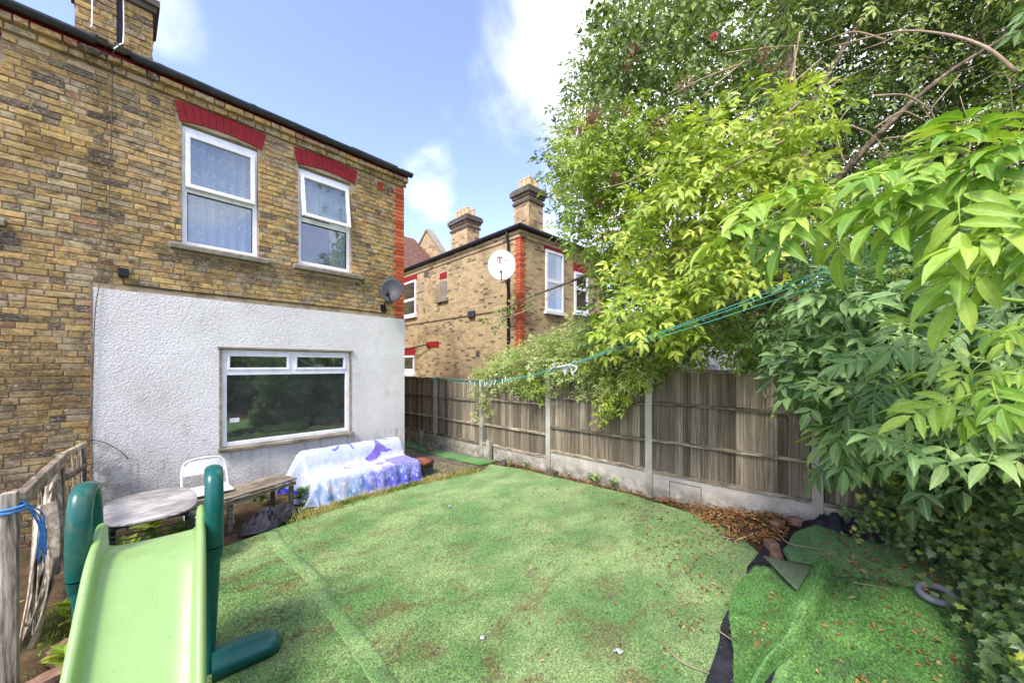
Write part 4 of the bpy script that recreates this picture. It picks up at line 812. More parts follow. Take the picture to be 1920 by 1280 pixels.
def slat(a, b, wdt, twist, bow, parent=lf, th=.007):
    a, b = np.array(a, float), np.array(b, float); d = b - a; L = np.linalg.norm(d); d /= L; base = np.array([1., 0, 0]); s1 = np.cross(d, base); s1 /= np.linalg.norm(s1); s2 = np.cross(d, s1); rows = []
    for i in range(11):
        t = i / 10; p = a + d * L * t + base * bow * math.sin(math.pi * t); q = twist[0] + (twist[1] - twist[0]) * t; wv = s1 * math.cos(q) + s2 * math.sin(q); nv = np.cross(d, wv); ww = wdt / 2 * (1 + .12 * nz(t * 3, a[1] * 7, a[2] * 5))
        rows.append([p - wv * ww - nv * th / 2, p + wv * ww - nv * th / 2, p + wv * ww + nv * th / 2, p - wv * ww + nv * th / 2])
    mb = MB(); mb.grid(rows, closed=True); mb.add(rows[0], [(0, 1, 2, 3)]); mb.add(rows[-1], [(3, 2, 1, 0)]); mb.build('slat', MT['slat'], parent, True)
xf = -.39
for k in range(17):                                       # slats pulled into a diagonal tangle
    y0 = 3.70 + k * .105; dy = rng.uniform(.25, .75); slat((xf + .02 * (k % 3 - 1), y0, .08 + rng.uniform(0, .12)), (xf + .015 * (k % 2), min(y0 + dy, 5.44), .55 + .45 * rng.random() + .0), .055 + rng.uniform(-.012, .02), (rng.uniform(-.3, .3), rng.uniform(-.3, .7)), rng.uniform(-.03, .06))
for k in range(7): slat((xf + .02, 4.4 + k * .10, .06 + .04 * k), (xf - .01, 5.43, .30 + k * .10), .055, (rng.uniform(-.3, .3), rng.uniform(-.3, .3)), rng.uniform(.0, .05))
for k in range(4): slat((xf - .01, 4.7 + k * .2, .08), (xf - .02, 4.72 + k * .2, .98), .05, (rng.uniform(-.1, .1), .1), .01)
slat((xf + .06, 3.72, .28), (xf + .06, 4.30, .90), .08, (.2, 1.0), .04); slat((xf + .04, 3.66, .18), (xf + .07, 3.95, .66), .11, (-.2, .3), .03); slat((xf + .04, 4.9, .15), (xf + .02, 5.2, 1.0), .05, (1.2, 1.4), .02)
for k in range(5):
    t = (k + .5) / 5; a = pm_ * (1 - t) + pe * t; slat(a + ez * .1, a + ez * 1.0, .10, (.05, .1), .01)
for k in range(3): slat(pm_ + ez * (.3 + k * .26) + np.array([.03, .04, 0]), pe + ez * (.28 + k * .26) + np.array([.03, -.03, 0]), .06, (0, .2), .01)
# blue rope tied on the near post
mb = MB()
for k in range(2): mb.tube([pn + np.array([.055 * math.cos(q), .055 * math.sin(q), 1.085 - k * .02 + .006 * math.sin(q)]) * np.array([1, 1, 1]) for q in np.linspace(0, 2 * math.pi, 17)], .008, 6)
for k in range(7):
    a = pn + np.array([.05, .03 + .006 * k, 1.08]); L = rng.uniform(.18, .42); b = a + np.array([.03 + rng.uniform(0, .05), rng.uniform(-.02, .1), -L]); mb.tube(smoothpath([a, (a + b) / 2 + np.array([.03, rng.uniform(-.03, .03), .02]), b], 5), .0042, 5)
tag(mb.build('blue_rope', MT['rope'], None, True), 'frayed light blue rope tied round the top of a timber post', 'rope')
# ------------------------------------------------------------------ toddler slide
sp = np.array([.15, 3.0, 0]); ya = R(-7.2); wx = np.array([math.cos(ya), math.sin(ya), 0]); ax = np.array([math.sin(ya), -math.cos(ya), 0])    # ax: down the chute
slide = thing('garden_slide', sp, 'lime green plastic toddler slide with dark teal handrails and foot', 'slide')
def SL(x, s, z): return sp + wx * x + ax * s + ez * z
def chute_z(s):
    if s < .10: return .885 + .004 * math.sin(s * 20)
    if s < .32: t = (s - .10) / .22; return .885 - .5 * .80 * .22 * t * t
    z1 = .885 - .5 * .80 * .22
    if s < 1.02: return z1 - .80 * (s - .32)
    z2 = z1 - .8 * .70; t = min((s - 1.02) / .4, 1); return max(z2 - .8 * .4 * (t - .5 * t * t), .075)
rows = []
for i in range(64):
    s = -.03 + 1.60 * i / 63; zb = chute_z(max(s, 0)); ear = .055 * float(ss(.16, .0, s)); e2_ = .03 * float(ss(1.3, 1.55, s))
    prof = [(-.170, 0.0), (-.10, -.004), (0, -.006), (.10, -.004), (.170, 0), (.184, .014), (.188, .06 + ear), (.194, .078 + ear), (.210, .088 + ear), (.226, .078 + ear), (.232, .055 + ear), (.234, -.02), (.225, -.045), (.1, -.05), (-.1, -.05), (-.225, -.045), (-.234, -.02), (-.232, .055 + ear), (-.226, .078 + ear), (-.210, .088 + ear), (-.194, .078 + ear), (-.188, .06 + ear), (-.184, .014)]
    rows.append([SL(x, s, zb + z - (.02 if False else 0)) for x, z in prof])
mb = MB(); mb.grid(rows, closed=True); m_ = len(rows[0]); mb.add(rows[0], [tuple(range(m_))]); mb.add(rows[-1], [tuple(range(m_))[::-1]])
mb.build('chute', MT['lime'], slide, True)
for sgn in (-1, 1):
    xx = sgn * .272; pts = []
    # closed loop handle in the plane of the slide's side
    loop = [(.10, .80), (.115, .95), (.10, 1.10), (.05, 1.20), (-.03, 1.232), (-.11, 1.20), (-.165, 1.08), (-.19, .93), (-.19, .78), (-.12, .70), (.0, .69), (.07, .73)]
    L3 = [SL(xx, s, z) for s, z in loop]; cl = smoothpath(L3 + [L3[0]], 5)
    mb = MB(); mb.tube(cl, .041, 16, cap=False, flat=(.85, 1.15)); hnd = mb.build('handrail', MT['teal'], slide, True)
    mb = MB(); rows = []
    for i in range(12):
        t = i / 11; z = .74 * (1 - t) + 0.0 * t; s0 = .11 - .05 * t; s1 = -.20 - .10 * t; hw = .036 - .010 * t; k = .014; xx = sgn * (.268 - .022 * t)
        rows.append([SL(xx - hw, s0 - k, z), SL(xx - hw + k, s0, z), SL(xx + hw - k, s0, z), SL(xx + hw, s0 - k, z), SL(xx + hw, s1 + k, z), SL(xx + hw - k, s1, z), SL(xx - hw + k, s1, z), SL(xx - hw, s1 + k, z)])
    mb.grid(rows, closed=True); mb.add(rows[0], [tuple(range(8))]); mb.add(rows[-1], [tuple(range(8))[::-1]]); mb.build('side_leg', MT['teal'], slide, True)
    # long stabiliser foot on the ground
    rows = []; n = 16
    for i in range(n + 1):
        t = i / n; x = sgn * (.26 + .37 * t); wd = .125 * (1 - .15 * t); hh = .12 - .02 * t
        if t > .8: k = math.sqrt(max(1 - ((t - .8) / .2) ** 2, .0)); wd *= max(k, .02); hh *= max(.35 + .65 * k, .02)
        rows.append([SL(x, .06 + wd * math.cos(q) * (1 if abs(math.cos(q)) < .9 else .98), max(.002, .012 + (hh * .62) * (1 + math.sin(q)) / 1.25 if math.sin(q) > -.5 else .004)) for q in np.linspace(0, 2 * math.pi, 20, endpoint=False)])
    mb = MB(); mb.grid(rows, closed=True); mb.add(rows[0], [tuple(range(20))]); mb.add(rows[-1], [tuple(range(20))[::-1]]); mb.build('stabiliser_foot', MT['teal'], slide, True)
for k in range(3):
    mb = MB(); mb.obox(SL(0, -.20 - .03 * (2 - k), .18 + k * .24), wx, ax, ez, .225, .05, .025); mb.build('step', MT['teal'], slide, bevel=.012)
# ------------------------------------------------------------------ old table
TZ = .60; tcn = np.array([.225, 4.86, 0]); ta = R(-3); tx = np.array([math.cos(ta), math.sin(ta), 0]); ty = np.array([-math.sin(ta), math.cos(ta), 0])
table = thing('garden_table', tcn, 'weathered grey oval garden table with dark tube legs', 'table')
def sup(q, a, b, e): c, s = math.cos(q), math.sin(q); return a * math.copysign(abs(c) ** e, c), b * math.copysign(abs(s) ** e, s)
prof = [(.90, .000), (1.0, .004), (1.005, .018), (.985, .024), (.6, .025), (.02, .025)]
rows = [[tcn + tx * sup(q, .325 * k, .50 * k, .70)[0] + ty * sup(q, .325 * k, .50 * k, .70)[1] + ez * (TZ - .025 + z) for q in np.linspace(0, 2 * math.pi, 48, endpoint=False)] for k, z in prof]
mb = MB(); mb.grid(rows, closed=True); mb.add(rows[0], [tuple(range(48))]); mb.build('tabletop', MT['tabletop'], table, True)
def TB(x, y, z): return tcn + tx * x + ty * y + ez * z
for sy in (-1, 1):
    mb = MB(); pts = [TB(-.27, sy * .40, 0), TB(-.27, sy * .40, TZ - .13), TB(-.25, sy * .39, TZ - .07), TB(-.19, sy * .36, TZ - .047), TB(.19, sy * .36, TZ - .047), TB(.25, sy * .39, TZ - .07), TB(.27, sy * .40, TZ - .13), TB(.27, sy * .40, 0)]
    mb.tube(smoothpath(pts, 4), .021, 10); mb.build('leg', MT['dark_metal'], table, True)
    for k in range(4 if sy < 0 else 0): mb = MB(); mb.tube([TB(-.27, sy * .402, TZ - .115 - k * .042), TB(.27, sy * .402, TZ - .115 - k * .042)], .006, 6); mb.build('rod', MT['dark_metal'], table)
mb = MB(); mb.obox(TB(0, .05, .14), tx, ty, ez, .26, .34, .006); mb.build('shelf', MT['gutter'], table)
# ------------------------------------------------------------------ white folding chair
cc = np.array([.74, 5.62, 0]); ca = R(4); cxv = np.array([math.cos(ca), math.sin(ca), 0]); cyv = np.array([-math.sin(ca), math.cos(ca), 0])
chair = thing('folding_chair', cc, 'white folding chair with a rounded open back, against the rendered wall', 'chair')
def CH(x, y, z): return cc + cxv * x + cyv * y + ez * z
bk = [(-.215, -.14, 0.0), (-.215, .10, .45), (-.21, .16, .62), (-.19, .185, .72), (-.13, .195, .765), (0, .197, .775), (.13, .195, .765), (.19, .185, .72), (.21, .16, .62), (.215, .10, .45), (.215, -.14, 0)]
mb = MB(); mb.tube(smoothpath([CH(*p) for p in bk], 5), .012, 8); mb.build('frame', MT['white_metal'], chair, True)
mb = MB(); rows = [[CH(-.20 + .40 * i / 14, .172 - .014 * (1 - (2 * i / 14 - 1) ** 2) - (.60 + .155 * j / 6 - .76) * -.16, (.595 + (.758 - .595 - (.05 if abs(2 * i / 14 - 1) > .8 else 0)) * j / 6)) for j in range(7)] for i in range(15)]; mb.grid(rows); mb.build('back_panel', MT['white_metal'], chair, True)
mb = MB(); mb.obox(CH(0, -.04, .435), cxv, cyv, ez, .205, .19, .016); mb.build('seat', MT['white_metal'], chair, bevel=.014)
for sx in (-1, 1):
    mb = MB(); mb.tube([CH(sx * .19, -.15, .43), CH(sx * .19, .26, 0)], .011, 8); mb.build('rear_leg', MT['white_metal'], chair, True)
mb = MB(); mb.tube([CH(-.19, .2, .07), CH(.19, .2, .07)], .009, 8); mb.tube([CH(-.21, -.09, .10), CH(.21, -.09, .10)], .009, 8); mb.build('stretcher', MT['white_metal'], chair, True)
# ------------------------------------------------------------------ rough bench
b0_, b1_ = np.array([.62, 5.10, 0]), np.array([1.62, 5.43, 0]); bd = (b1_ - b0_); bl = np.linalg.norm(bd); bd /= bl; bn = np.array([-bd[1], bd[0], 0])
bench = thing('bench', b0_, 'rough old timber bench standing between the table and covered sofa', 'bench')
for k, off in enumerate((.02, .155, .29)):
    mb = MB(); a = b0_ - bd * (.06 + rng.uniform(0, .05)) + bn * (off + .06) + ez * .385; b = b1_ + bd * .03 + bn * (off + .06) + ez * (.39 + .004 * k); mb.bar(a, b, .128, .024); mb.build('plank', MT['greywood'], bench, bevel=.004)
for t, s in ((.27, 0.03), (.96, .03), (.20, .36), (.93, .36)):
    p = b0_ + bd * bl * t + bn * s; mb = MB(); mb.obox(p + ez * .184, bd, bn, ez, .024, .022, .188); mb.build('leg', MT['greywood'], bench, bevel=.004)
for s in (.0, .385):
    mb = MB(); mb.bar(b0_ + bd * .02 + bn * s + ez * .345, b1_ - bd * .0 + bn * s + ez * .35, .022, .05); mb.build('apron', MT['greywood'], bench, bevel=.003)
# ------------------------------------------------------------------ black groundsheet heaped by the bench
def heap(name, cen, rx, ry, ang, ht, seed, mat, n=46, sharp=1.0):
    mb = MB(); rows = []; ca_, sa_ = math.cos(ang), math.sin(ang)
    for i in range(n):
        row = []
        for j in range(n):
            a, b = 2 * i / (n - 1) - 1, 2 * j / (n - 1) - 1; rr = math.hypot(a, b); th_ = math.atan2(b, a); lim = 1 + .22 * nz(math.cos(th_) * 1.6, math.sin(th_) * 1.6, seed)
            x = a * math.sqrt(max(1 - b * b / 2, 0)) * lim; y = b * math.sqrt(max(1 - a * a / 2, 0)) * lim; r2 = min(math.hypot(x, y) / lim, 1)
            px, py = cen[0] + rx * x * ca_ - ry * y * sa_, cen[1] + rx * x * sa_ + ry * y * ca_
            f = 1 - r2 ** 2.2; rid = 1 - abs(nz(x * 2.6 + y * .8 + 3, y * 1.4, seed)) * 2.6; rid2 = 1 - abs(nz(x * 4.6, y * 4.6 + 8, seed + 3)) * 2
            rid3 = 1 - abs(nz(x * 9, y * 9 + 4, seed + 7)) * 2.4; z = ht * min(f * 1.3, 1) * (.22 + .62 * max(rid, 0) ** 1.6 + .34 * max(rid2, -.2) ** 1 * sharp + .12 * rid3) + .012
            row.append((px + .03 * nz(x * 3, y * 3, seed + 5), py + .03 * nz(x * 3, y * 3, seed + 6), max(z, .006) + gh(px, py) + und(px, py)))
        rows.append(row)
    mb.grid(rows); return mb
tag(heap('black_groundsheet', (1.27, 5.17), .40, .19, .55, .15, 4, None, 60).build('black_groundsheet', MT['sheet'], None, True), 'crumpled black groundsheet heaped on the turf beside the bench legs', 'sheet', 'black sheets')
# ------------------------------------------------------------------ covered sofa
sx0, sx1, sy0, sy1 = 1.92, 3.42, 5.32, 6.16
sofa = thing('sofa', (sx0, sy0, 0), 'low sofa hidden under a printed blanket below the wide window', 'sofa')
mb = MB(); mb.box(sx0 + .05, sx1 - .05, sy0 + .05, sy1 - .02, .04, .20); mb.build('base', MT['backing'], sofa, bevel=.02)
mb = MB(); mb.box(sx0 + .06, (sx0 + sx1) / 2 - .006, sy0 + .06, sy1 - .28, .205, .30); mb.build('seat_cushion', MT['backing'], sofa, bevel=.03)
mb = MB(); mb.box((sx0 + sx1) / 2 + .006, sx1 - .06, sy0 + .06, sy1 - .28, .205, .30); mb.build('seat_cushion', MT['backing'], sofa, bevel=.03)
mb = MB(); mb.box(sx0 + .06, sx1 - .06, sy1 - .26, sy1 - .04, .205, .56); mb.build('backrest', MT['backing'], sofa, bevel=.04)
# the blanket: a sheet draped over back, seat and front, hanging over both ends; its print is a colour attribute
prof = [(sy1 + .02, .40), (sy1 + .015, .55), (sy1 - .02, .605), (sy1 - .12, .615), (sy1 - .22, .585), (sy1 - .28, .50), (sy1 - .33, .39), (sy1 - .40, .345), (sy0 + .25, .335), (sy0 + .10, .335), (sy0 + .03, .32), (sy0 - .0, .27), (sy0 - .03, .17), (sy0 - .06, .05), (sy0 - .10, .012)]
pp = smoothpath([(0, a, b) for a, b in prof], 8); cum = [0]
for i in range(1, len(pp)): cum.append(cum[-1] + float(np.linalg.norm(pp[i] - pp[i - 1])))
TL = cum[-1]
def prof_at(t): s = t * TL; i = min(np.searchsorted(cum, s), len(pp) - 1); i = max(i, 1); k = (s - cum[i - 1]) / (cum[i] - cum[i - 1] + 1e-9); p = pp[i - 1] * (1 - k) + pp[i] * k; return p[1], p[2]
NA, NBk = 230, 150; aL, aR = -.50, 1.5 + .34
def pip(x, y, poly):
    c = False; j = len(poly) - 1
    for i in range(len(poly)):
        if (poly[i][1] > y) != (poly[j][1] > y) and x < (poly[j][0] - poly[i][0]) * (y - poly[i][1]) / (poly[j][1] - poly[i][1]) + poly[i][0]: c = not c
        j = i
    return c
tail = [(.82, .44), (.93, .40), (1.02, .34), (1.08, .25), (1.10, .16), (1.13, .14), (1.15, .22), (1.16, .30), (1.24, .36), (1.34, .39), (1.22, .405), (1.13, .385), (1.10, .43), (1.0, .475), (.88, .50)]
tail2 = [(.60, .17), (.66, .19), (.70, .16), (.72, .19), (.69, .215), (.68, .25), (.70, .31), (.66, .30), (.655, .23), (.63, .20)]
fin = [(.34, .27), (.42, .26), (.50, .20), (.53, .20), (.46, .28), (.38, .30)]; fin2 = [(.42, .52), (.50, .535), (.55, .57), (.50, .575), (.45, .55)]; hump = [(1.12, .12), (1.22, .11), (1.30, .16), (1.33, .26), (1.28, .24), (1.22, .17)]
def print_col(a, b):
    n1 = nz(a * 3, b * 5, 1); n2 = nz(a * 9, b * 11, 4); n3 = nz(a * 24, b * 22, 8)
    c = np.array([190, 194, 212.]) + 10 * n1; c = c + (np.array([156, 176, 200]) - c) * max(0, min(1, .4 + 1.2 * n1 + .3 * n2)) * .6
    if b > .68:
        k = float(ss(.68, .95, b)) * max(0, min(1, .35 + 1.3 * n2 + .5 * n1)); c = c + (np.array([92, 132, 178]) - c) * k
        k2 = float(ss(.45, .75, a + .25 * (b - .8) + .15 * n2)) * float(ss(.70, .80, b + .06 * n1)); c = c + (np.array([90, 84, 190]) - c) * k2 * (.55 + .45 * max(-1, min(1, 2.2 * n3)))
        k3 = float(ss(.86, .97, b + .05 * n2)) * float(ss(.75, 1.0, a)); c = c + (np.array([58, 58, 178]) - c) * k3 * .8
        if n3 > .34: c = c + (np.array([228, 232, 244]) - c) * .6
    if a > .80 and .50 < b < .76 and (n1 * .6 + n2 * .4 + (a - 1.0) * 1.4) > .06: c = c + (np.array([116, 104, 186]) - c) * .8
    if .47 < b < .56 and .45 < a < .95 and n3 > .12: c = c + (np.array([138, 138, 200]) - c) * .7
    w1, w2 = a + .012 * n2, b + .010 * n3
    if any(pip(w1, w2, q) for q in (tail, tail2, fin, fin2, hump)): c = np.array([112, 98, 178]) * (1 + .12 * n2)
    if a < -.44 + .01 * n2 or a > 1.5 + .30: c = np.array([54, 62, 196.])
    return lin(*np.clip(c, 20, 245))
rows, cols = [], []
for i in range(NA):
    a = aL + (aR - aL) * i / (NA - 1); row = []
    for j in range(NBk):
        t = j / (NBk - 1); y, z = prof_at(t); fr = float(ss(.72, .95, t)); wr = nz(a * 7, t * 2.2, 3) * .035 * fr + .024 * fr * math.sin(a * 31 + 2 * nz(a * 3, 1)) * (1 if a < .4 or a > .75 else .5)
        dip = -.035 * math.exp(-((a - .78) / .05) ** 2) * float(ss(.42, .55, t)) * float(ss(.98, .75, t)); lump = .014 * nz(a * 3, t * 6, 5) + .007 * nz(a * 11, t * 13, 6)
        x = sx0 + min(max(a, 0), 1.5); y2 = y - wr - .6 * lump; z2 = z + lump * (1 - fr) + dip
        over = -a if a < 0 else (a - 1.5 if a > 1.5 else 0); sg = -1 if a < 0 else 1
        if over > 0:
            k = min(over / .08, 1); zz = z2 - max(0, over - .03) * 1.0; x += sg * (.05 * k + .10 * over * (1 + .6 * math.sin(t * 26 + nz(t * 4, 2) * 3)) * (3.4 if a < 0 else .6)); zz = max(zz, .012 + .10 * max(0, .35 - t) * 0); y2 += (.02 * math.sin(t * 24)) * min(1, over / .2)
            z2 = zz
        row.append((x, y2, max(z2, .010)))
    rows.append(row)
mb = MB(); mb.grid(rows)
bl_o = mb.build('blanket', MT['turf_edge'], None, None); me = bl_o.data; me.materials.clear()
ca_ = me.color_attributes.new('Col', 'FLOAT_COLOR', 'POINT'); ca_.data.foreach_set('color', [q for i in range(NA) for j in range(NBk) for q in print_col(aL + (aR - aL) * i / (NA - 1), j / (NBk - 1))]); me.polygons.foreach_set('use_smooth', [True] * len(me.polygons))
bm_ = M('printed fleece', .9, .1); bm_.col(bm_.attr('Col').outputs['Color']); bm_.bump(bm_.noise(bm_.geo(), 220, 3), .35, .004); bm_.bump(bm_.noise(bm_.map(bm_.geo(), (1.6, 1, .7)), 13, 4, .6, .8), .7, .022); bm_.b.inputs['Sheen Weight'].default_value = .3; me.materials.append(bm_.m)
tag(bl_o, 'white and purple whale print blanket draped over the sofa', 'blanket')
# crate and checked cushion at the sofa's end
mb = MB(); mb.box(3.57, 3.80, 5.42, 5.68, -.02, .16); tag(mb.build('plastic_crate', MT['gutter'], None, bevel=.012), 'dark grey plastic crate standing at the end of the covered sofa', 'crate')
m = M('checked cushion', .9, .1); wv = m.n('ShaderNodeTexWave'); wv.inputs['Scale'].default_value = 9; m.l(m.geo(), wv.inputs[0]); m.col(m.ramp(wv.outputs['Fac'], [(.2, lin(134, 62, 48)), (.5, lin(196, 150, 104)), (.8, lin(96, 64, 62))])); m.bump(m.noise(m.geo(), 200, 2), .3, .004)
mb = MB(); mb.box(3.555, 3.81, 5.40, 5.69, .162, .27); tag(mb.build('cushion', m.m, None, True, bevel=.022, bseg=2), 'red and tan checked cushion lying on the grey crate', 'cushion')
# ------------------------------------------------------------------ washing line
la = np.array([FX - .02, 7.50, 1.615]); lbp = np.array([2.55, -.42, 2.66]); pdir = lbp[:2] - la[:2]
def onplane(u, v): r = ray(u, v); n = np.array([-pdir[1], pdir[0]]); t = (la[:2] @ n) / (r[:2] @ n); return np.array([0, 0, H]) + r * t
wline = thing('washing_line', la, 'three turquoise washing lines stretched from a fence post into the elder', 'washing line')
mids = [[(860, 716), (905, 716), (960, 710), (1040, 691), (1120, 664), (1270, 611), (1400, 563), (1500, 524), (1600, 487), (1735, 432)], [(860, 717), (905, 718), (960, 712), (1040, 693), (1120, 666), (1270, 614), (1400, 570), (1500, 533), (1600, 498), (1735, 446)], [(860, 713), (905, 713), (960, 709), (1040, 692), (1120, 668), (1270, 622), (1400, 580), (1500, 546), (1600, 510), (1735, 456)]]
for k, ml in enumerate(mids):
    pts = [la + np.array([0, .0, -.01 * k])] + [onplane(*p) for p in ml] + [lbp + np.array([0, 0, -.03 * k])]; mb = MB(); mb.tube(smoothpath(pts, 5), .0028, 5); mb.build('line', MT['line'], wline, True)
mb = MB(); mb.tube([la + np.array([.07 * math.cos(q), .03 + .07 * math.sin(q), .012 * math.sin(3 * q) - .03]) for q in np.linspace(0, 6.28, 15)], .012, 6); mb.tube(smoothpath([la + ez * -.02 - np.array([.06, 0, 0]), la - ez * .09 - np.array([.09, .03, 0]), la - ez * .2 - np.array([.08, .01, 0])], 4), .006, 5); mb.build('knot', MT['line'], wline, True)
kp = onplane(1052, 687); mb = MB()
for k in range(7):
    q = kp + np.array([rng.uniform(-.05, .05), rng.uniform(-.12, .12), rng.uniform(-.03, .03)]); mb.tube(smoothpath([q, q + np.array([.03, .07 * rng.uniform(-1, 1), -.03]), q + np.array([rng.uniform(-.03, .03), rng.uniform(-.08, .08), -.10 * rng.random() - .03])], 4), [.014] * 4 + [.012] * 4 + [.004], 6)
mb.tube([onplane(1036, 691), kp, onplane(1072, 683)], [.008, .015, .008], 7); tag(mb.build('rag', MT['rag'], None, True), 'grey rag knotted round the turquoise washing lines', 'rag')
pgm = MB(); pgm.box(-.006, -.001, -.005, .005, -.06, .018); pgm.box(.001, .006, -.005, .005, -.06, .018); pgm.box(-.009, .009, -.004, .004, -.018, -.012)
pgo = None
for (u, v) in ((882, 716), (890, 717), (900, 718), (909, 718), (913, 717), (922, 716), (929, 714), (942, 712), (952, 711), (948, 708), (900, 714)):
    if pgo is None: pgo = pgm.build('clothes_peg', MT['peg'], None); o = pgo
    else: o = pgo.copy(); COL.objects.link(o)
    o.location = V3(onplane(u, v)); o.rotation_euler = (rng.uniform(-.5, .5), rng.uniform(-.2, .2), rng.uniform(0, 3)); o.scale = (1.05,) * 3
    tag(o, 'white plastic clothes peg hanging on the sagging washing line', 'clothes peg', 'pegs on the washing line')
# ------------------------------------------------------------------ lifted turf, membrane, rubble, ring
cut = thing('turf_offcut', (3.2, .5, .05), 'loose bright green turf offcut with a rolled edge and folded corner', 'turf')
edgeL = [(3.94, .66), (3.5, .73), (3.1, .68), (2.75, .58), (2.3, .49), (1.8, .46)]; edgeR = [(4.20, .20), (3.76, .24), (3.33, .29), (3.00, .32), (2.62, .40), (2.2, .44)]
eL = smoothpath([(*p, 0) for p in edgeL], 8); eR = smoothpath([(*p, 0) for p in edgeR], 8); rows = []
for i in range(len(eL)):
    row = []; t = i / (len(eL) - 1)
    for j in range(30):
        k = j / 29
        if k < .72: q = k / .72; p = eL[i] * (1 - q) + eR[i] * q; z = .045 + .095 * q ** 4 * (1 - .2 * t) + .012 * nz(p[0] * 5, p[1] * 5, 3)
        else:
            q = (k - .72) / .28 * math.pi * 1.05; rad = .064 - .014 * t; n = eR[i] - eL[i]; n = n / (np.linalg.norm(n) + 1e-6); p = eR[i] + n * rad * math.sin(q); z = .045 + .095 * (1 - .2 * t) - rad * (1 - math.cos(q)) * .98 + .012 * nz(p[0] * 5, p[1] * 5, 3) * (1 if q < 1 else .2)
        row.append((p[0], p[1], max(z, .030) + gh(p[0], p[1]) + und(p[0], p[1])))
    rows.append(row)
mb = MB(); off_rows = rows; mb.grid(rows); o = mb.build('turf_sheet', MT['turf_new'], cut, True)
sm = o.modifiers.new('thick', 'SOLIDIFY'); sm.thickness = .012; sm.offset = 1
mb = MB(); f0 = [np.array([3.98, .60]), np.array([4.12, .26]), np.array([3.66, .33])]; tri = []
for i in range(9):
    row = []
    for j in range(9):
        a, b = i / 8, j / 8; p = f0[0] * (1 - a) + (f0[1] * (1 - b) + f0[2] * b) * a; row.append((p[0], p[1], .125 + .02 * (1 - a) + .012 * nz(p[0] * 9, p[1] * 9) + gh(*p) + und(*p)))
    tri.append(row)
mb.grid(tri); o = mb.build('folded_corner', MT['backing'], cut, True); sm = o.modifiers.new('thick', 'SOLIDIFY'); sm.thickness = .010; sm.offset = 0
sheet('membrane', rough_poly([(1.7, .62), (2.5, .66), (3.2, .72), (4.0, .72), (4.5, .66), (4.9, .5), (4.9, .1), (4.0, .2), (1.7, .3)], .15, .02, 8), .008, MT['sheet'], .1, .02, 1.0)
tag(heap('black_membrane', (5.10, .02), .34, .13, 1.35, .16, 9, None).build('black_membrane', MT['sheet'], None, True), 'bunched black weed membrane at the foot of the concrete fence post', 'sheet', 'black sheets')
def rubble(name, x, y, sx, sy, sz, rot, seed, lab, mat, dz=0.0, grp='loose bricks'):
    r = np.random.default_rng(seed); bm = bmesh.new(); bmesh.ops.create_cube(bm, size=1); bmesh.ops.subdivide_edges(bm, edges=bm.edges[:], cuts=2, use_grid_fill=True)
    for v in bm.verts: v.co = Vector((v.co.x * sx, v.co.y * sy, v.co.z * sz)) * (1 + .10 * nz(v.co.x * 3 + seed, v.co.y * 3, v.co.z * 3)) ; v.co += Vector(r.uniform(-.004, .004, 3))
    me = bpy.data.meshes.new(name); bm.to_mesh(me); bm.free(); me.materials.append(mat); o = link(name, me); o.location = (x, y, gh(x, y) + und(x, y) + sz * .42 + dz); o.rotation_euler = (r.uniform(-.15, .15), r.uniform(-.15, .15), rot); tag(o, lab, 'brick', grp); return o
rubble('loose_brick', 4.42, .60, .17, .08, .09, .5, 1, 'pinkish brick edging poking out beside the turf gap', MT['rubble'])
rubble('loose_brick', 4.24, .54, .15, .08, .08, .3, 2, 'pale worn brick under the curled turf edge', MT['rubble'])
rubble('loose_brick', 4.92, .62, .10, .09, .08, 1.0, 3, 'broken brick lump among the dead leaf heap', MT['rubble'])
rubble('loose_brick', 5.12, .48, .10, .09, .08, .4, 4, 'second broken brick lump next to the black membrane', MT['rubble'])
rubble('loose_brick', 5.20, 3.88, .21, .10, .08, 1.4, 5, 'mossy brick at the foot of the third fence post', MT['lead'])
rubble('loose_brick', 5.12, 5.0, .16, .10, .08, .6, 6, 'small mossy brick lump near the concrete stub post', MT['lead'])
rubble('loose_brick', 5.22, 1.95, .12, .10, .04, 1.2, 7, 'flat pale brick shard against the gravel board', MT['rubble'])
rubble('loose_brick', 4.95, 7.2, .2, .10, .07, 1.2, 8, 'brown brick piece beside the far stub post', MT['rubble'])
for k, (x, y, a, b, c_, r_o, lab) in enumerate(((-.30, 3.42, .22, .11, .10, .3, 'reddish brick lump under the woven fence'), (-.26, 3.15, .2, .13, .11, 1.1, 'tilted brick block beside the slide leg'), (-.38, 2.95, .2, .11, .10, .7, 'mossy brick at the foot of the timber post'), (-.24, 3.75, .17, .11, .09, 2.0, 'small brick chunk among ferny weeds'), (-.28, 2.72, .2, .12, .1, .2, 'lowest brick beside the black edging strip'))): rubble('loose_brick', x, y, a, b, c_, r_o, 20 + k, lab, MT['rubble'], 0, 'rubble by the woven fence')
mb = MB(); mb.grid([[(-.17 + .015 * nz(i * .5, 1) + dx, 2.2 + i * .1, dz + .02 * nz(i * .4, 5)) for dx, dz in ((0, .0), (.004, .09), (.012, .09), (.016, 0))] for i in range(20)], closed=True); tag(mb.build('edging_strip', MT['sheet'], None, True), 'black edging strip along the left side of the turf', 'edging')
rp = G(1752, 1128, .09); mb = MB(); cen = np.array([rp[0] + .06, rp[1] - .02, gh(rp[0], rp[1]) + .075]); mb.tube([cen + np.array([.095 * math.cos(q), .095 * math.sin(q), .02 * math.cos(q)]) for q in np.linspace(0, 2 * math.pi, 33)], .026, 12, cap=False); tag(mb.build('rubber_ring', MT['rubber'], None, True), 'small grey rubber ring lying at the foot of the ivy', 'ring')
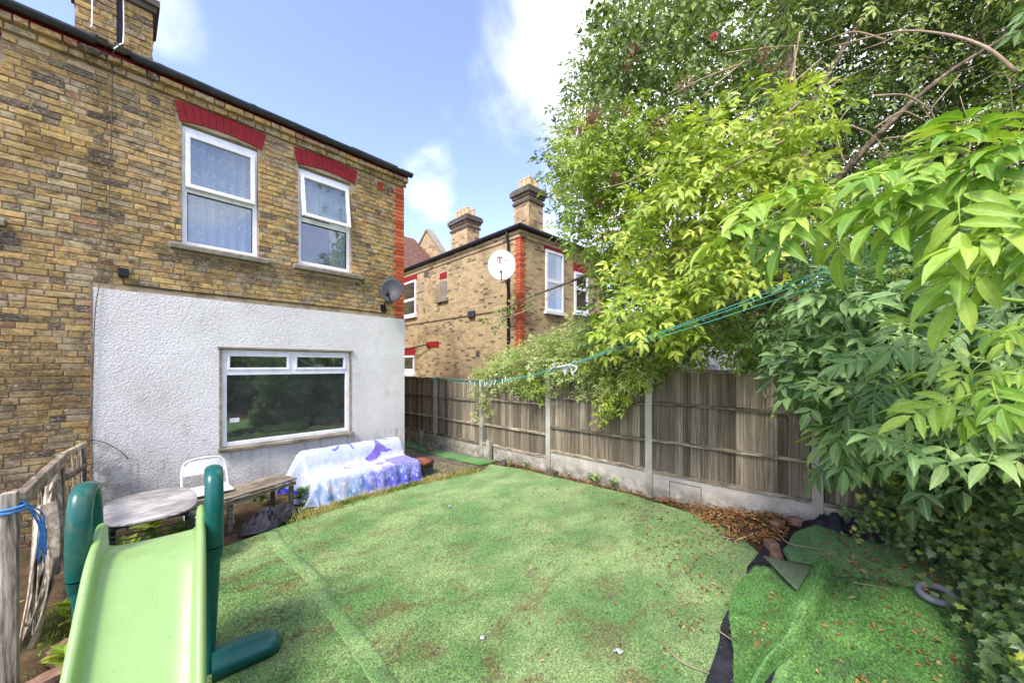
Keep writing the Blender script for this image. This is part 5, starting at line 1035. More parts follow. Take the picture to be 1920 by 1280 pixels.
pb = G(1500, 1030, .2); mb = heap('plastic_bag', (pb[0], pb[1]), .07, .045, .3, .05, 14, None, 20); tag(mb.build('plastic_bag', MT['rag'], None, True), 'scrap of pale plastic on the dark corner turf', 'litter')
for k, pth in enumerate(([(1458, 1000, .16), (1480, 1018, .17), (1530, 1028, .16), (1575, 1036, .15)], [(1600, 1092, .09), (1640, 1098, .09), (1660, 1103, .09)], [(1305, 985, .1), (1330, 1000, .08), (1375, 1010, .09)], [(1240, 1200, .02), (1275, 1238, .02), (1330, 1262, .02)], [(1345, 1180, .02), (1380, 1205, .03), (1392, 1222, .02)])):
    mb = MB(); mb.tube(smoothpath([G(u, v, z) for u, v, z in pth], 5), [.006] * 1 + [.005] * (len(pth) * 5 - 5 - 0), 6) if False else mb.tube(smoothpath([G(u, v, z) for u, v, z in pth], 5), .005, 6)
    tag(mb.build('fallen_twig', MT['twig'], None, True), ['bent pale twig lying on the dark corner turf', 'straight pale stick pointing into the ivy', 'thin twig lying beside the dead leaf heap', 'long thin twig on the turf left of the rolled edge', 'short forked twig by the black membrane gap'][k], 'twig', 'fallen twigs')
for k, (u, v) in enumerate(((930, 905), (1027, 922), (1160, 1220), (845, 946), (905, 1192))):
    p = G(u, v, .02); mb = heap('litter', (p[0], p[1]), .018, .011, k, .012, 30 + k, None, 10); tag(mb.build('litter_scrap', MT['peg'], None, True), 'tiny white scrap lying on the faded turf', 'litter', 'white scraps on the lawn')
# ------------------------------------------------------------------ foliage
def unit(a): return a / np.maximum(np.linalg.norm(a, axis=-1, keepdims=True), 1e-9)
T_FULL = (np.array([[0, 0, 0], [.28, .5, .10], [.28, 0, .0], [.28, -.5, .10], [.62, .42, .04], [.62, 0, -.04], [.62, -.42, .04], [1, 0, -.16]]), [(0, 2, 1), (0, 3, 2), (1, 2, 5, 4), (2, 3, 6, 5), (4, 5, 7), (5, 6, 7)])
T_MED = (np.array([[0, 0, 0], [.42, .5, .08], [.45, 0, -.01], [.42, -.5, .08], [1, 0, -.14]]), [(0, 2, 1), (0, 3, 2), (1, 2, 4), (2, 3, 4)])
T_MIN = (np.array([[0, 0, 0], [.45, .5, .06], [1, 0, -.1], [.45, -.5, .06]]), [(0, 2, 1), (0, 3, 2)])
T_IVY = (np.array([[0, 0, 0], [.05, .42, .03], [.38, .28, .0], [.50, .50, .02], [.62, .22, -.01], [1, 0, -.06], [.62, -.22, -.01], [.50, -.50, .02], [.38, -.28, 0], [.05, -.42, .03], [.4, 0, .03]]), [(10, 0, 1), (10, 1, 2), (10, 2, 3), (10, 3, 4), (10, 4, 5), (10, 5, 6), (10, 6, 7), (10, 7, 8), (10, 8, 9), (10, 9, 0)])
T_BLADE = (np.array([[0, .5, 0], [0, -.5, 0], [.5, -.4, .1], [.5, .4, .1], [1, 0, -.1]]), [(0, 1, 2, 3), (3, 2, 4)])
class Leaves:
    def __init__(s): s.items = []
    def add(s, pos, d, n, length, width, rnd, T):
        pos, d, n = np.atleast_2d(pos), unit(np.atleast_2d(d)), np.atleast_2d(n); side = unit(np.cross(n, d)); n = np.cross(d, side); N = len(pos); length = np.broadcast_to(length, N); width = np.broadcast_to(width, N)
        t = T[0]; v = pos[:, None] + length[:, None, None] * (t[None, :, 0:1] * d[:, None] + t[None, :, 2:3] * n[:, None]) + (width[:, None, None] * t[None, :, 1:2]) * side[:, None]
        s.items.append((v.reshape(-1, 3), N, T, np.broadcast_to(rnd, N)))
    def build(s, name, mat, parent, kind='stuff', extra=None):
        L = np.array(wloc(parent)) if parent is not None else np.zeros(3); V, LI, LT, RN, ED = [], [], [], [], []; off = 0
        for v, N, T, r in s.items:
            k = len(T[0]); base = off + np.arange(N)[:, None] * k
            for f in T[1]: LI.append((base + np.array(f)[None]).ravel()); LT.append(np.full(N, len(f)))
            V.append(v); RN.append(np.repeat(r, k)); ED.append(np.tile(np.abs(T[0][:, 1]) * 2 + (T is T_IVY) * .5, N)); off += N * k
        V = np.concatenate(V) - L; LI = np.concatenate(LI).astype(np.int32); LT = np.concatenate(LT).astype(np.int32); RN = np.concatenate(RN)
        me = bpy.data.meshes.new(name); me.vertices.add(len(V)); me.vertices.foreach_set('co', V.ravel().astype(np.float32)); me.loops.add(len(LI)); me.loops.foreach_set('vertex_index', LI); me.polygons.add(len(LT)); me.polygons.foreach_set('loop_start', np.concatenate([[0], np.cumsum(LT)[:-1]]).astype(np.int32)); me.update(calc_edges=True); me.validate()
        at = me.attributes.new('rnd', 'FLOAT', 'POINT'); at.data.foreach_set('value', RN.astype(np.float32)); ae = me.attributes.new('edge', 'FLOAT', 'POINT'); ae.data.foreach_set('value', np.concatenate(ED).astype(np.float32)); me.materials.append(mat); me.polygons.foreach_set('use_smooth', [True] * len(me.polygons))
        return link(name, me, parent, kind)
def rv(n): return unit(rng.normal(size=(n, 3)))
def compound(L, pos, d, n, Lc, pairs, rnd, T, wr=.42, lr=.52, ang=.95):
    """pinnate leaves: pairs of leaflets and one at the tip"""
    d = unit(d); side = unit(np.cross(n, d)); n = np.cross(d, side); N = len(pos); Lc = np.broadcast_to(Lc, N)
    for k in range(pairs):
        t = .32 + .5 * k / max(pairs - 1, 1) if pairs > 1 else .5
        for s in (-1, 1):
            p = pos + d * (Lc * t)[:, None] - n * (Lc * .06 * t * t)[:, None]; dd = d * math.cos(ang) + side * s * math.sin(ang) - n * .22 + rng.normal(size=(N, 3)) * .12; ll = Lc * lr * rng.uniform(.8, 1.1, N); L.add(p, dd, n + rng.normal(size=(N, 3)) * .15, ll, ll * wr, np.clip(rnd + rng.normal(size=N) * .07, 0, 1), T)
    p = pos + d * (Lc * .92)[:, None] - n * (Lc * .07)[:, None]; ll = Lc * lr * 1.1; L.add(p, d - n * .35 + rng.normal(size=(N, 3)) * .1, n, ll, ll * wr, np.clip(rnd + rng.normal(size=N) * .07, 0, 1), T)
def sample(poly, n, d0, d1, clump=0, thr=0.0, seed=0, dexp=1.0):
    """points filling a thick volume: pixel outline, depth between d0 and d1 (numbers or functions of u, v), broken into clumps by 3-D noise"""
    us = [p[0] for p in poly]; vs = [p[1] for p in poly]; out = []; tries = 0
    while len(out) < n and tries < n * 40:
        tries += 1; u, v = rng.uniform(min(us), max(us)), rng.uniform(min(vs), max(vs))
        if not pip(u, v, poly): continue
        a = d0(u, v) if callable(d0) else d0; b = d1(u, v) if callable(d1) else d1; d = a + (b - a) * rng.random() ** dexp; p = P(u, v, d)
        if p[2] < gh(p[0], p[1]) + .03: continue
        if clump and nz(p[0] * clump, p[1] * clump, p[2] * clump + seed) < thr + rng.normal() * .08: continue
        out.append(p)
    return np.array(out)
def sprays(L, cen, per, spread, size, T, up=.25, out=None, pairs=2, rbase=(.2, .8), wr=.42, droop=.25, outw=.6):
    """around every centre a tuft of pinnate leaves turned outward and a little down"""
    N = len(cen); c = np.repeat(cen, per, axis=0); o = rv(N * per); o[:, 2] *= .7; pos = c + o * (spread * rng.random(N * per) ** .5)[:, None]
    od = unit((np.array([0, 0, H]) - c) * np.array([1, 1, .3])); d = o + outw * od * rng.random((N * per, 1)) + rng.normal(size=(N * per, 3)) * .3; d[:, 2] -= droop; n = np.array([0, 0, 1.]) + .5 * od + rng.normal(size=(N * per, 3)) * .45
    rb = np.repeat(rng.uniform(*rbase, N), per); compound(L, pos, d, n, size * rng.uniform(.7, 1.25, N * per), pairs, rb, T, wr)
def singles(L, cen, per, spread, size, T, rbase=(.2, .8), wr=.45, droop=.3, facing=.7):
    N = len(cen); c = np.repeat(cen, per, axis=0); pos = c + rv(N * per) * (spread * rng.random(N * per) ** .5)[:, None]; od = unit((np.array([0, 0, H]) - c)); d = rv(N * per); d[:, 2] -= droop; n = np.array([0, 0, .6]) + facing * od + rng.normal(size=(N * per, 3)) * .5
    ll = size * rng.uniform(.6, 1.3, N * per); L.add(pos, d, n, ll, ll * wr, np.clip(np.repeat(rng.uniform(*rbase, N), per) + rng.normal(size=N * per) * .12, 0, 1), T)
# ---- tall elder behind the fence
tree = thing('elder_tree', (6.3, 1.2, 0), 'tall spreading elder tree leaning over the fence with pinkish seed heads', 'tree')
mb = MB(); tr0 = np.array([6.3, 1.2, -.1])
mb.tube(smoothpath([tr0, tr0 + np.array([-.05, .1, 1.2]), P(1500, 420, 5.4), P(1480, 180, 5.3), P(1470, 20, 5.6), P(1480, -220, 6)], 6), list(np.linspace(.15, .05, 31)), 10); mb.build('trunk', MT['bark'], tree, True)
brs = [([(1500, 420, 5.4), (1400, 330, 5.0), (1280, 250, 5.2), (1150, 130, 5.8), (1090, 70, 6.2)], .05), ([(1490, 300, 5.3), (1380, 120, 5.6), (1260, 40, 6.0), (1200, -60, 6.4)], .045), ([(1500, 430, 5.4), (1330, 420, 4.8), (1200, 470, 5.0), (1090, 520, 5.4), (985, 560, 6.0), (930, 585, 6.2)], .035), ([(1520, 500, 5.3), (1400, 560, 4.6), (1300, 590, 4.4), (1180, 640, 4.8)], .03), ([(1500, 420, 5.4), (1640, 260, 4.8), (1760, 150, 4.6), (1900, 60, 4.6)], .055), ([(1490, 250, 5.3), (1600, 60, 5.6), (1700, -80, 5.8)], .05), ([(1480, 330, 5.3), (1430, 380, 4.4), (1340, 420, 3.9), (1240, 500, 4.0)], .025), ([(1560, 640, 5.5), (1700, 480, 4.6), (1860, 330, 4.2), (2050, 250, 4)], .05), ([(1480, 240, 5.2), (1300, 300, 5.4), (1150, 330, 5.9), (1030, 330, 6.4)], .03), ([(1470, 300, 5.2), (1380, 260, 4.2), (1300, 330, 3.9), (1240, 380, 3.9)], .022)]
for pts, r in brs: mb = MB(); q = smoothpath([P(*p) for p in pts], 5); mb.tube(q, list(np.linspace(r, r * .25, len(q))), 7); mb.build('branch', MT['bark'], tree, True)
L = Leaves()
outer = [(1165, -60), (1120, 60), (1075, 190), (1050, 240), (1020, 320), (1050, 380), (1070, 430), (1130, 480), (1125, 590), (1080, 640), (1190, 650), (1330, 640), (1480, 620), (1560, 700), (1700, 740), (2150, 740), (2250, 300), (2250, -450), (1400, -450)]
dark_hole = [(1470, 60), (1600, 20), (1900, 30), (1980, 340), (1700, 330), (1560, 350), (1440, 300)]
c = sample(outer, 4200, 4.9, 7.6, 1.25, -.14, 1); keep = []
for p in c:
    q = p - np.array([0, 0, H]); d = q[:2] @ FWD; u = CX + F * (q[:2] @ RT) / d; v = HZ - F * q[2] / d; keep.append(not (pip(u, v, dark_hole) and d < 6.2 and rng.random() < .75))
c = c[np.array(keep)]; sprays(L, c, 8, .26, .19, T_MIN, rbase=(.1, 1.0))
c = sample([(1100, 20), (1300, -20), (1480, 60), (1440, 200), (1250, 280), (1120, 240)], 260, 4.6, 5.6, 1.6, -.15, 6); singles(L, c, 16, .22, .085, T_MIN, (.1, .7), .7)
# fringe of thin sprays against the sky
c = sample([(1175, 0), (1070, 170), (1040, 240), (1010, 320), (1050, 360), (1110, 330), (1150, 200), (1250, 20)], 90, 5.4, 6.4); sprays(L, c, 5, .2, .18, T_MIN, rbase=(.4, .9)); c = np.array([P(u, v, 6.1) for u, v in ((1085, 110), (1080, 150), (1140, 30), (1060, 225), (1065, 210), (1020, 318), (1030, 325), (1045, 322), (930, 590), (950, 575), (925, 605), (980, 560), (1090, 130), (1100, 60), (1165, 10))]); sprays(L, c, 5, .10, .17, T_MED, rbase=(.3, .8))
# canopy overhead and behind, out of the frame, that shades the inside
c = sample([(1300, -1300), (2600, -1300), (2600, -350), (1300, -350)], 650, 4.2, 6.6, .9, -.2, 3); sprays(L, c, 8, .28, .2, T_MIN, rbase=(.1, .7))
c = sample([(1420, -80), (2100, -80), (2100, 420), (1450, 420)], 1100, 6.6, 8.4, 1.0, -.3, 12); sprays(L, c, 8, .3, .22, T_MIN, rbase=(0, .5))  # backdrop of darker leaves, the hollow's shade put into their colour
L.build('crown', MT['leaf_dark'], tree)
L = Leaves(); bright = [(1190, 440), (1180, 380), (1250, 330), (1290, 240), (1360, 180), (1480, 150), (1540, 230), (1520, 330), (1500, 420), (1420, 490), (1400, 560), (1330, 610), (1200, 640), (1130, 640), (1150, 560)]
c = sample(bright, 300, 3.3, 4.7, 1.9, .10, 2); sprays(L, c, 6, .17, .18, T_FULL, rbase=(.1, 1.), droop=.1)
c = sample([(1060, 260), (1200, 200), (1330, 300), (1250, 500), (1150, 560), (1120, 470), (1060, 430)], 260, 4.4, 5.4, 1.4, -.1, 8); sprays(L, c, 6, .2, .17, T_MED, rbase=(0, .6))
c = sample(dark_hole, 150, 7.2, 8.6); sprays(L, c, 7, .25, .22, T_MIN, rbase=(.0, .6))
L.build('bright_leaves', MT['leaf_bright'], tree)  # brighter leaf colour: sun and backlight on the crown put into it
# seed heads
def umbels(spots, r, mat, parent, name='flower_head', per=60):
    L = Leaves()
    for p in spots:
        o = rv(per); o[:, 2] = np.abs(o[:, 2]) * .45; q = p + o * r * rng.random((per, 1)) ** .4; L.add(q, rv(per), rv(per), r * .21, r * .17, rng.random(per), T_MIN); k = 10; st_ = np.repeat((p - np.array([0, 0, r * .9]))[None], k, 0); L.add(st_, q[:k] - st_, rv(k), np.linalg.norm(q[:k] - st_, axis=1), .006, .3, T_MIN)
    return L.build(name, mat, parent)
sp_ = [P(u + rng.uniform(-12, 12), v + rng.uniform(-12, 12), rng.uniform(4.3, 4.9)) for u, v in ((1105, 230), (1110, 250), (1175, 120), (1190, 85), (1215, 240), (1250, 230), (1265, 260), (1150, 330), (1125, 370), (1140, 440), (1100, 410), (1200, 380), (1215, 420), (1170, 640), (1195, 650), (1210, 630), (1185, 610), (1080, 250), (1160, 200), (1120, 200), (1290, 160), (1330, 380), (1440, 110), (1460, 120), (1240, 290))]
umbels(sp_, .13, MT['umbel'], tree)
mb = Leaves(); pr = P(1338, 68, 4.6); mb.add(np.repeat(pr[None], 16, 0), rv(16), rv(16), .055, .05, .5, T_MED); pk = leafmat('pink petal', [(0, lin(226, 92, 140)), (1, lin(240, 130, 170))]); mb.build('blossom', pk, tree, None)
# bare pale twigs inside the crown
tw = [[(1905, 135, 2.6), (1850, 90, 2.7), (1780, 66, 3.0), (1700, 58, 3.4), (1640, 68, 3.6), (1560, 88, 3.8)], [(1690, 60, 3.5), (1660, 78, 3.6), (1610, 96, 3.7)], [(1660, 75, 3.6), (1600, 60, 3.7), (1545, 78, 3.8)], [(1640, 180, 4.), (1700, 180, 4.), (1745, 210, 4.), (1762, 250, 4.)], [(1800, 140, 4.2), (1770, 175, 4.1), (1745, 205, 4.)], [(1640, 240, 3.8), (1690, 210, 3.9), (1725, 222, 3.9), (1760, 238, 4.), (1800, 230, 4.)], [(1595, 235, 3.9), (1640, 258, 3.9), (1680, 310, 3.9)], [(1660, 260, 3.9), (1720, 255, 4.), (1750, 265, 4.)], [(1470, 170, 4.4), (1490, 230, 4.3), (1500, 270, 4.2), (1505, 320, 4.2)], [(1500, 60, 4.4), (1485, 140, 4.4), (1470, 170, 4.4), (1420, 165, 4.5)], [(1540, 110, 4.5), (1480, 160, 4.4), (1430, 180, 4.3)], [(1490, 85, 4.4), (1490, 130, 4.4), (1485, 160, 4.4), (1440, 170, 4.3)], [(1430, 250, 4.), (1400, 300, 3.9), (1370, 330, 3.8)], [(1440, 240, 4.), (1380, 290, 3.9), (1310, 340, 3.8), (1260, 380, 3.8)], [(1210, 264, 4.4), (1240, 270, 4.4), (1280, 262, 4.4)], [(1380, 430, 3.6), (1440, 430, 3.5), (1470, 440, 3.4), (1520, 410, 3.3)], [(1420, 470, 3.5), (1470, 475, 3.4), (1530, 440, 3.3)], [(1360, 100, 4.8), (1430, 90, 4.7), (1520, 85, 4.6)], [(1180, 400, 4.6), (1130, 420, 4.7)], [(1190, 20, 5.6), (1270, 30, 5.4), (1300, -10, 5.4)], [(1380, 440, 3.7), (1300, 470, 3.8), (1230, 520, 3.9)], [(1200, 600, 4.6), (1280, 560, 4.3), (1370, 520, 4.1)], [(1290, 640, 5.6), (1292, 690, 5.6)], [(940, 600, 6.1), (1000, 575, 5.8), (1060, 535, 5.5)], [(1520, 200, 4.8), (1560, 160, 4.8), (1640, 120, 4.7)], [(1580, 300, 4.4), (1570, 240, 4.5), (1600, 190, 4.6)], [(1800, 330, 4.2), (1820, 260, 4.3), (1800, 180, 4.4)]]
for k in range(16):
    u, v = rng.uniform(1240, 1560), rng.uniform(90, 460); d = rng.uniform(3.2, 4.2); a_ = rng.uniform(-1.0, -.35); ln = rng.uniform(90, 200); tw.insert(20, [(u, v, d), (u - ln * math.cos(a_) * .5 + rng.uniform(-12, 12), v - ln * math.sin(a_) * .5 + rng.uniform(-12, 12), d + rng.uniform(-.1, .1)), (u - ln * math.cos(a_), v - ln * math.sin(a_) + rng.uniform(-15, 25), d + rng.uniform(-.2, .2))])
for k in range(26):
    u, v = rng.uniform(1480, 1900), rng.uniform(40, 330); d = rng.uniform(4.3, 6); tw.append([(u, v, d), (u + rng.uniform(-70, 70), v + rng.uniform(-40, 40), d + rng.uniform(-.3, .3)), (u + rng.uniform(-140, 140), v + rng.uniform(-80, 80), d + rng.uniform(-.4, .4))])
for i, t in enumerate(tw):
    q = smoothpath([P(*p) for p in t], 5); r0 = .010 if i not in (0, 3) else .013; mb = MB(); mb.tube(q, list(np.linspace(r0, r0 * .35, len(q))), 6); mb.build('twig', MT['twig'] if i < 44 else MT['bark'], tree, True)
# ---- large elder bush in the corner, close to the camera
bush = thing('elder_bush', (5.5, -1.7, 0), 'large-leaved elder bush arching over the right corner of the lawn', 'bush')
stems = [([(5.5, -1.7, -.1), (5.0, -1.6, 1.2), (3.4, -.95, 2.2), (2.5, -.8, 2.55), tuple(P(1920, 400, 1.6)), tuple(P(1760, 352, 1.65)), tuple(P(1560, 352, 1.7)), tuple(P(1420, 385, 1.8))], .014), ([(5.5, -1.7, -.1), (5.3, -1.2, .9), (4.3, -.6, 1.5), tuple(P(1700, 560, 2.9)), tuple(P(1580, 620, 3.2))], .025), ([(5.5, -1.6, -.1), (5.1, -1.2, .9), (3.8, -.7, 1.35), tuple(P(1750, 700, 2.3)), tuple(P(1620, 770, 2.7)), tuple(P(1490, 830, 3.1))], .022), ([(5.5, -1.8, -.1), (4.9, -1.6, 1.1), (3.2, -1.0, 1.6), tuple(P(1850, 620, 1.9)), tuple(P(1760, 660, 2.0))], .02), ([(5.4, -1.7, .4), (4.6, -1.4, 1.6), (3.0, -.9, 2.1), tuple(P(1880, 560, 1.8)), tuple(P(1800, 500, 1.7))], .02), ([(5.5, -1.7, .2), (5.3, -1.3, 1.6), (4.9, -1.0, 2.6), (4.3, -.7, 3.4)], .035)]
for pts, r in stems: q = smoothpath(pts, 6); mb = MB(); mb.tube(q, list(np.linspace(r, r * .25, len(q))), 8); mb.build('stem', MT['bark'] if r > .024 else MT['greenstem'], bush, True)
def leaf_mesh(seed, mat, pairs):
    global rng
    sv_, rng = rng, np.random.default_rng(seed); L = Leaves(); T = (np.array([[0, 0, 0], [.13, .30, .05], [.13, 0, 0], [.13, -.30, .05], [.38, .5, .10], [.38, 0, .02], [.38, -.5, .08], [.65, .44, .04], [.65, 0, -.04], [.65, -.44, .02], [.86, .21, -.07], [.86, 0, -.12], [.86, -.21, -.08], [1, 0, -.22]]), [(0, 2, 1), (0, 3, 2), (1, 2, 5, 4), (2, 3, 6, 5), (4, 5, 8, 7), (5, 6, 9, 8), (7, 8, 11, 10), (8, 9, 12, 11), (10, 11, 13), (11, 12, 13)])
    compound(L, np.zeros((1, 3)), np.array([[1., 0, 0]]), np.array([[0, 0, 1.]]), 1.0, pairs, np.array([.5 + .4 * math.sin(seed)]), T, .31, .58, .85)
    L.add(np.zeros((2, 3)), np.array([[1, 0, -.03], [1, 0, -.03]]), np.array([[0, 0, 1.], [0, 1, 0]]), .95, .022, .9, T_BLADE); o = L.build('leaf', mat, None, None); me = o.data; bpy.data.objects.remove(o); rng = sv_; return me
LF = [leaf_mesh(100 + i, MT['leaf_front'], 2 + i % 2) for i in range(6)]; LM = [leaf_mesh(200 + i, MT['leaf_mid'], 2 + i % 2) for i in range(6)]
def put_leaf(p, d, n, size, pool, parent):
    d = Vector(d).normalized(); s = Vector(n).cross(d).normalized(); n = d.cross(s); o = link('leaf', pool[int(rng.integers(len(pool)))], parent); m = Matrix((d, s, n)).transposed(); o.rotation_euler = m.to_euler(); o.location = V3(p) - wloc(parent); o.scale = (size,) * 3
def leafvol(poly, n, d0, d1, size, pool, droop, sway=.5, seed=0, left=.6, clump=0, thr=0):
    for p in sample(poly, n, d0, d1, clump, thr, seed):
        od = unit(np.array([0, 0, H]) - p); d = -np.array([RT[0], RT[1], 0]) * left * rng.uniform(.2, 1.2) + rng.normal(size=3) * sway; d[2] -= droop * rng.uniform(.3, 1.3); d += od * .25; n_ = np.array([0, 0, 1.]) + .55 * od + rng.normal(size=3) * .3; put_leaf(p, d, n_, size * rng.uniform(.75, 1.2), pool, bush)
fb = [(1390, 400), (1400, 360), (1560, 320), (1700, 290), (1760, 260), (1900, 250), (1990, 260), (1990, 460), (1900, 440), (1800, 410), (1700, 395), (1600, 400), (1480, 425), (1410, 440)]
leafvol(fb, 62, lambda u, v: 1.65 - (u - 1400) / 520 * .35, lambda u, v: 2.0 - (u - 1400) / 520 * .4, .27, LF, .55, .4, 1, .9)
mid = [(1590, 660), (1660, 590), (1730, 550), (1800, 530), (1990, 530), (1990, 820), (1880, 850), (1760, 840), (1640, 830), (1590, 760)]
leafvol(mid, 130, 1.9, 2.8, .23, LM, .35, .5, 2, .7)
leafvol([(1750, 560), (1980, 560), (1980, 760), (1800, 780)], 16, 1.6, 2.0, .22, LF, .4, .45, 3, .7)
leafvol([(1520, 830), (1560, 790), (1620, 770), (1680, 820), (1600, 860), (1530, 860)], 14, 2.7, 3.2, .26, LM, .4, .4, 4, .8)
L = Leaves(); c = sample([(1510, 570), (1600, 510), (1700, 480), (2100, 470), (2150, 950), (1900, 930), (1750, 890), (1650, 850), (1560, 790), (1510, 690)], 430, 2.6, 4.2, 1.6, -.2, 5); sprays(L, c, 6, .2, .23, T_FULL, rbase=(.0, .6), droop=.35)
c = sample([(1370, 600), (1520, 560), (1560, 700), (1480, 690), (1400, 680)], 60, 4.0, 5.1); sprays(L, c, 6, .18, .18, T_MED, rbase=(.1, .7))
c = sample([(1480, 440), (1700, 400), (2000, 420), (2000, 620), (1600, 640), (1480, 560)], 150, 3.8, 5.2, 1.3, -.1, 9); sprays(L, c, 6, .22, .2, T_MED, rbase=(0, .15))  # deep leaves held at the dark end, inner shade put into their colour
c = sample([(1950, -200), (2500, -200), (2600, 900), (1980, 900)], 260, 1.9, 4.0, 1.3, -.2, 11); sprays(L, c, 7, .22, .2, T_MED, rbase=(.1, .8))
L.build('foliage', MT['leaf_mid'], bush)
umbels([P(1620, 505, 2.6), P(1680, 515, 2.4), P(1690, 510, 2.4), P(1840, 230, 2.4), P(1800, 240, 2.4), P(1850, 215, 2.4), P(1580, 680, 2.9), P(1560, 700, 2.9), P(1780, 150, 3.0), P(1440, 640, 4.4), P(1470, 655, 4.4), P(1400, 650, 4.6)], .06, MT['umbel_green'], bush, per=110)
# ---- ivy draped over the corner
ivy = thing('ivy', (4.6, -.9, 0), 'dense dark ivy tumbling over the corner to the ground', 'ivy')
for k in range(14):
    x, y = 4.7 + rng.uniform(-.4, .6), -1.15 + rng.uniform(-.25, .25); mb = MB(); q = smoothpath([(x, y, -.05), (x + rng.uniform(-.2, .1), y + rng.uniform(-.1, .2), .5), (x + rng.uniform(-.3, .1), y + rng.uniform(-.1, .3), 1.0), (x + rng.uniform(-.4, .1), y + rng.uniform(-.2, .3), 1.6)], 5); mb.tube(q, list(np.linspace(.009, .004, len(q))), 6); mb.build('stem', MT['bark'], ivy, True)
ipoly = [(1640, 880), (1720, 840), (1800, 830), (2100, 820), (2100, 1500), (1905, 1500), (1880, 1280), (1850, 1190), (1800, 1140), (1730, 1110), (1660, 1060), (1590, 1010), (1620, 940)]
def ivd0(u, v): return max(1.55, 3.6 - (u - 1600) / 320 * 1.35 - max(0, v - 1050) / 230 * .55)
ivym = []
for i in range(5):
    L = Leaves(); L.add(np.zeros((1, 3)), np.array([[1., 0, 0]]), np.array([[0, 0, 1.]]), 1, .95, [.15, .4, .6, .8, .97][i], T_IVY); o = L.build('ivy_leaf', MT['leaf_ivy'], None, None); ivym.append(o.data); bpy.data.objects.remove(o)
pts = sample(ipoly, 300, ivd0, lambda u, v: ivd0(u, v) + .18, 3.0, -.25, 7)
for p in pts:
    od = unit(np.array([0, 0, H]) - p); d = rng.normal(size=3) * .6; d[2] -= .5; n_ = od + np.array([0, 0, .5]) + rng.normal(size=3) * .35; put_leaf(p, d, n_, rng.uniform(.045, .075), ivym, ivy)
L = Leaves(); c = sample(ipoly, 2600, lambda u, v: ivd0(u, v) + .08, lambda u, v: ivd0(u, v) + .9, 2.2, -.45, 7); N = len(c) * 9; cc_ = np.repeat(c, 9, 0); pos = cc_ + rv(N) * (.13 * rng.random(N) ** .5)[:, None]; pos[:, 2] = np.maximum(pos[:, 2], .02); od = unit(np.array([0, 0, H]) - pos); d = rng.normal(size=(N, 3)) * .6; d[:, 2] -= .5; ll = rng.uniform(.035, .07, N); L.add(pos, d, od + np.array([0, 0, .5]) + rng.normal(size=(N, 3)) * .4, ll, ll * .95, np.clip(np.repeat(rng.beta(1.6, 2.6, len(c)), 9) + rng.normal(size=N) * .08, 0, 1), T_IVY)
c = np.array([P(u + rng.uniform(-14, 14), v + rng.uniform(-14, 14), d) for u, v, d in [(1470, 770, 4.4), (1460, 740, 4.4), (1475, 800, 4.4), (1530, 885, 4.1), (1560, 900, 4.05), (1555, 840, 4.1), (1590, 960, 3.9), (1600, 1000, 3.6), (1620, 970, 3.7), (1650, 870, 3.4), (1610, 880, 3.6), (1660, 900, 3.4)] for _ in range(4)]); N = len(c) * 4; pos = np.repeat(c, 4, 0) + rng.normal(size=(N, 3)) * .04; ll = rng.uniform(.04, .07, N); od = unit(np.array([0, 0, H]) - pos); L.add(pos, rng.normal(size=(N, 3)) - np.array([0, 0, .5]), od + rng.normal(size=(N, 3)) * .3, ll, ll * .9, rng.uniform(.4, 1, N), T_IVY)
L.build('foliage', MT['leaf_ivy'], ivy)
# ---- pale climber lying over the fence top
clm = thing('climber', (5.7, 4.6, 0), 'pale green climbing shrub spilling over the top of the fence', 'shrub')
mb = MB(); mb.tube(smoothpath([(5.9, 4.4, -.1), (5.85, 4.4, 1.0), (5.6, 4.3, 1.9), (5.3, 4.6, 1.95), (5.2, 5.4, 1.75)], 6), .02, 7); mb.build('stem', MT['bark'], clm, True)
L = Leaves(); zc_ = lambda X: (lambda u, v: X / (FWD[0] + (u - CX) / F * RT[0]))
c = sample([(885, 690), (930, 665), (985, 645), (1050, 620), (1130, 590), (1200, 610), (1250, 640), (1240, 690), (1200, 720), (1110, 735), (1000, 730), (930, 725), (900, 720)], 950, zc_(5.08), zc_(6.0), 2.2, -.3, 3); sprays(L, c, 6, .14, .125, T_MED, rbase=(.1, .95), wr=.36, outw=.9)
c = sample([(890, 690), (925, 690), (925, 745), (900, 790), (890, 760)], 26, zc_(5.05), zc_(5.3)); sprays(L, c, 5, .1, .11, T_MED, rbase=(.3, .9), wr=.36)
L.build('foliage', MT['leaf_pale'], clm)
L = Leaves(); c = sample([(1080, 600), (1240, 590), (1420, 620), (1420, 660), (1240, 700), (1230, 735), (1150, 720), (1080, 700)], 230, zc_(5.15), zc_(5.9), 2, -.2, 9); sprays(L, c, 6, .14, .13, T_MED, rbase=(.0, .7))
c = sample([(1150, 700), (1220, 700), (1180, 740), (1150, 770), (1130, 790), (1115, 770), (1135, 730)], 30, zc_(5.1), zc_(5.35)); sprays(L, c, 5, .09, .13, T_MED, rbase=(.4, .9)); c = sample([(980, 700), (1020, 700), (1020, 740), (990, 745)], 18, zc_(5.1), zc_(5.3)); sprays(L, c, 5, .09, .12, T_MED, rbase=(.0, .5))
L.build('dark_foliage', MT['leaf_bright'], clm)
